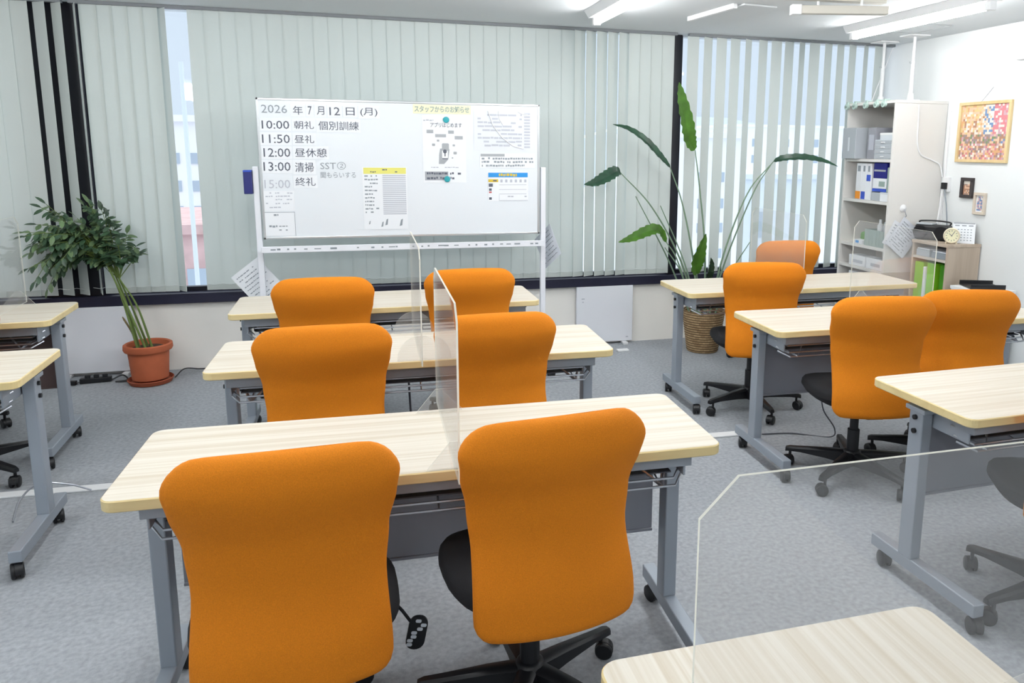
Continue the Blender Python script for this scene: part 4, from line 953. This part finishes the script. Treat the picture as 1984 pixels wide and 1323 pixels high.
put('paper_tray', 'grey paper tray in the top slot of the low cabinet, left', 'tray', 4.06, 4.30, 4.69, 4.83, 0.7755, 0.825, 'frosted', parts=[('papers', 4.065, 4.295, 4.695, 4.825, 0.8255, 0.835, 'paper')])
put('paper_tray', 'dark grey paper tray in the top slot of the low cabinet, right', 'tray', 4.06, 4.30, 4.52, 4.67, 0.7755, 0.82, 'ink_soft', parts=[('papers', 4.065, 4.295, 4.525, 4.665, 0.8205, 0.83, 'paper_grey')])
put('file_box', 'lime green file box in the low cabinet, leaning to the left', 'file box', 4.055, 4.27, 4.735, 4.825, 0.4505, 0.73, 'lime', group='green file boxes in the low cabinet')
put('file_box', 'bright green file box in the middle of the low cabinet', 'file box', 4.06, 4.28, 4.63, 4.70, 0.4505, 0.735, 'lime', group='green file boxes in the low cabinet')
put('file_box', 'dark green file box in the low cabinet, nearest its right side', 'file box', 4.10, 4.29, 4.525, 4.615, 0.4505, 0.735, 'lime_dark', group='green file boxes in the low cabinet')
put('file_folder', 'white folder between the green file boxes', 'folder', 4.05, 4.26, 4.706, 4.729, 0.4505, 0.70, 'paper')
t = thing('radio', 'black portable radio with a round speaker on the low cabinet', 'radio', (4.165, 4.78, CZ + e), R(-62))
b = BM(); box(b, -0.13, 0.115, -0.055, 0.055, 0.0, 0.115, 0.018, seg=3); obj('body', b, 'black', t)
b = BM(); box(b, -0.125, 0.0, -0.05, 0.05, 0.113, 0.125, 0.006); obj('disc_lid', b, 'frosted', t)
for xx in (-0.085, 0.07):
    b = BM(); lathe(b, [(0.052, 0), (0.052, 0.006), (0.046, 0.010), (0.02, 0.006), (0.002, 0.006)], 28, T=Matrix.Translation((xx, -0.054, 0.058)) @ Matrix.Rotation(R(90), 4, 'X')); obj('speaker', b, 'black_fabric', t, True)
b = BM(); tube(b, spline([(-0.12, 0.03, 0.115), (-0.12, 0.03, 0.135), (-0.0, 0.03, 0.142), (0.10, 0.03, 0.135), (0.10, 0.03, 0.115)], 5), 0.006, 8); obj('handle', b, 'black', t, True)
t = thing('alarm_clock', 'round cream alarm clock on the low cabinet', 'clock', (4.115, 4.545, CZ + e), R(-42))
T = Matrix.Translation((0, 0, 0.06)) @ Matrix.Rotation(R(90), 4, 'X')
b = BM(); lathe(b, [(0.045, -0.025), (0.055, -0.02), (0.056, 0.018), (0.050, 0.024), (0.046, 0.018), (0.002, 0.018)], 32, T=T); obj('case', b, 'cream_clock', t, True)
b = BM(); lathe(b, [(0.044, 0.0185), (0.002, 0.0195)], 28, T=T); obj('dial', b, 'cream', t)
b = BM()
for k in range(12):
    a = R(30 * k); box(b, -0.0018, 0.0018, 0.031, 0.040, 0.0196, 0.0205, T=T @ Matrix.Rotation(a, 4, 'Z'))
for a, l in ((50, 0.022), (-30, 0.032)): box(b, -0.0018, 0.0018, -0.005, l, 0.0206, 0.0215, T=T @ Matrix.Rotation(R(a), 4, 'Z'))
obj('hands', b, 'ink', t)
b = BM()
for s in (-1, 1): cyl(b, (s * 0.03, 0, 0.02), (s * 0.036, -0.003, 0.0), 0.007, 0.006, 10)
obj('foot', b, 'cream_clock', t, True)
t = thing('desk_calendar', 'white desk calendar with a dark back beside the alarm clock', 'calendar', (4.245, 4.575, CZ + e), R(-40))
for nm, s, m in (('page', -1, 'paper'), ('back_leaf', 1, 'black')):
    T = Matrix.Translation((0, 0, 0.0)) @ Matrix.Rotation(R(-s * -17), 4, 'X')
    T = Matrix.Translation((0, s * 0.045, 0)) @ Matrix.Rotation(R(s * 17), 4, 'X')
    b = BM(); box(b, -0.075, 0.075, -0.001, 0.001, 0, 0.15, T=T); pg = obj(nm, b, m, t)
    if s < 0:
        b = BM()
        for r_i in range(5):
            for c_i in range(6): box(b, -0.062 + c_i * 0.021, -0.052 + c_i * 0.021, -0.0018, -0.0011, 0.02 + r_i * 0.02, 0.026 + r_i * 0.02, T=T)
        for c_i in range(3): box(b, -0.06 + c_i * 0.045, -0.03 + c_i * 0.045, -0.0018, -0.0011, 0.128, 0.136, T=T)
        obj('dates', b, 'ink_soft', pg)
b = BM(); tube(b, [(-0.07, 0, 0.143), (0.07, 0, 0.143)], 0.005, 8); obj('binding_wire', b, 'chrome', t)
put('storage_box', 'white box on the floor by the right wall behind the orange chair', 'box', 4.02, 4.30, 4.12, 4.40, 0.001, 0.615, 'paper', parts=[('lid', 4.015, 4.305, 4.115, 4.405, 0.595, 0.6165, 'white')])
t = thing('tray', 'black tray lying tilted on the white box by the right wall', 'tray', (4.17, 4.27, 0.6175), R(-20))
b = BM(); box(b, -0.12, 0.11, -0.10, 0.10, 0, 0.012, 0.003); box(b, -0.12, 0.11, -0.10, -0.092, 0.01, 0.035, 0.002); box(b, -0.12, 0.11, 0.092, 0.10, 0.01, 0.035, 0.002); obj('body', b, 'black', t)

# ------------------------------------------------------------------ pictures on the right wall
def art(m_list, seed, y0, y1, z0, z1, parent, ny, nz, x):
    rr = random.Random(seed); b = BM()
    for i in range(ny):
        for k in range(nz):
            ya, yb_ = y0 + (y1 - y0) * i / ny, y0 + (y1 - y0) * (i + 1) / ny
            za, zb_ = z0 + (z1 - z0) * k / nz, z0 + (z1 - z0) * (k + 1) / nz
            vs = [b.verts.new(p) for p in ((x, ya, za), (x, yb_, za), (x, yb_, zb_), (x, ya, zb_))]
            f = b.faces.new(vs); f.material_index = m_list(i / ny, k / nz, rr)
    return b
PAL = [mat('print_' + n, c, 0.6) for n, c in (('rose', (206, 128, 134)), ('peach', (222, 188, 158)), ('gold', (214, 192, 134)), ('white', (226, 220, 210)), ('brown', (172, 128, 104)), ('grey', (150, 134, 132)), ('green', (120, 140, 100)), ('blue', (110, 140, 180)), ('orange', (212, 164, 120)), ('mauve', (196, 160, 170)))]
def pick(u, v, rr):
    # u: 0 = near (right side in view), 1 = far
    if v > 0.85 and u > 0.5: return rr.choice((8, 2, 1))
    if v > 0.45:
        if u < 0.30: return rr.choice((0, 0, 0, 9, 3))
        if u < 0.5: return rr.choice((3, 3, 1, 7))
        return rr.choice((1, 2, 8, 1, 4, 3))
    if v > 0.28: return rr.choice((5, 6, 1, 9, 4, 7 if u < 0.3 else 5))
    return rr.choice((9, 1, 3, 5, 8, 0, 4, 1))
def picture(label, y0, y1, z0, z1, m, fw, seed, picker, ny, nz, mount=None, depth=0.022):
    t = thing('framed_picture', label, 'picture', (XR, (y0 + y1) / 2, z0)); cy = (y0 + y1) / 2
    b = BM(); d = depth; h = z1 - z0; ya, yb_ = y0 - cy, y1 - cy
    for q in ((ya, yb_, 0, fw), (ya, yb_, h - fw, h), (ya, ya + fw, fw, h - fw), (yb_ - fw, yb_, fw, h - fw)): box(b, -d, -0.0005, q[0], q[1], q[2], q[3], 0.002)
    obj('frame', b, m, t)
    b = BM(); box(b, -0.008, -0.001, ya + fw * 0.5, yb_ - fw * 0.5, fw * 0.5, h - fw * 0.5); obj('mount', b, 'paper', t)
    q = mount or 0.0
    b = art(picker, seed, ya + fw + q, yb_ - fw - q, fw + q, h - fw - q, t, ny, nz, -0.0085); obj('print', b, PAL, t)
    return t
pic = picture('large light wood framed picture of a colourful street on the right wall', 4.335, 4.815, 1.478, 1.912, 'frame_wood', 0.022, 3, pick, 26, 24)
b = BM(); tube(b, [(-0.006, 0.06, 0.42), (-0.004, -0.05, 0.53)], 0.0015, 5); obj('hanging_cord', b, 'ink_soft', pic)
picture('small dark framed picture under the large one on the right wall', 4.615, 4.735, 1.215, 1.365, 'frame_black', 0.024, 5, lambda u, v, rr: (3 if v > 0.72 else rr.choice((1, 4, 4, 1, 5))), 6, 9)
picture('small beige framed picture, lowest on the right wall', 4.485, 4.595, 1.103, 1.262, 'frame_beige', 0.020, 6, lambda u, v, rr: rr.choice((7, 9, 9, 7, 3)), 5, 9, 0.008)
b = BM(); box(b, 4.30, 4.339, 4.03, 4.325, 2.17, 2.36, 0.006); tag(obj('wall_box', b, 'white'), 'white box on the right wall cut by the right edge', 'wall box')
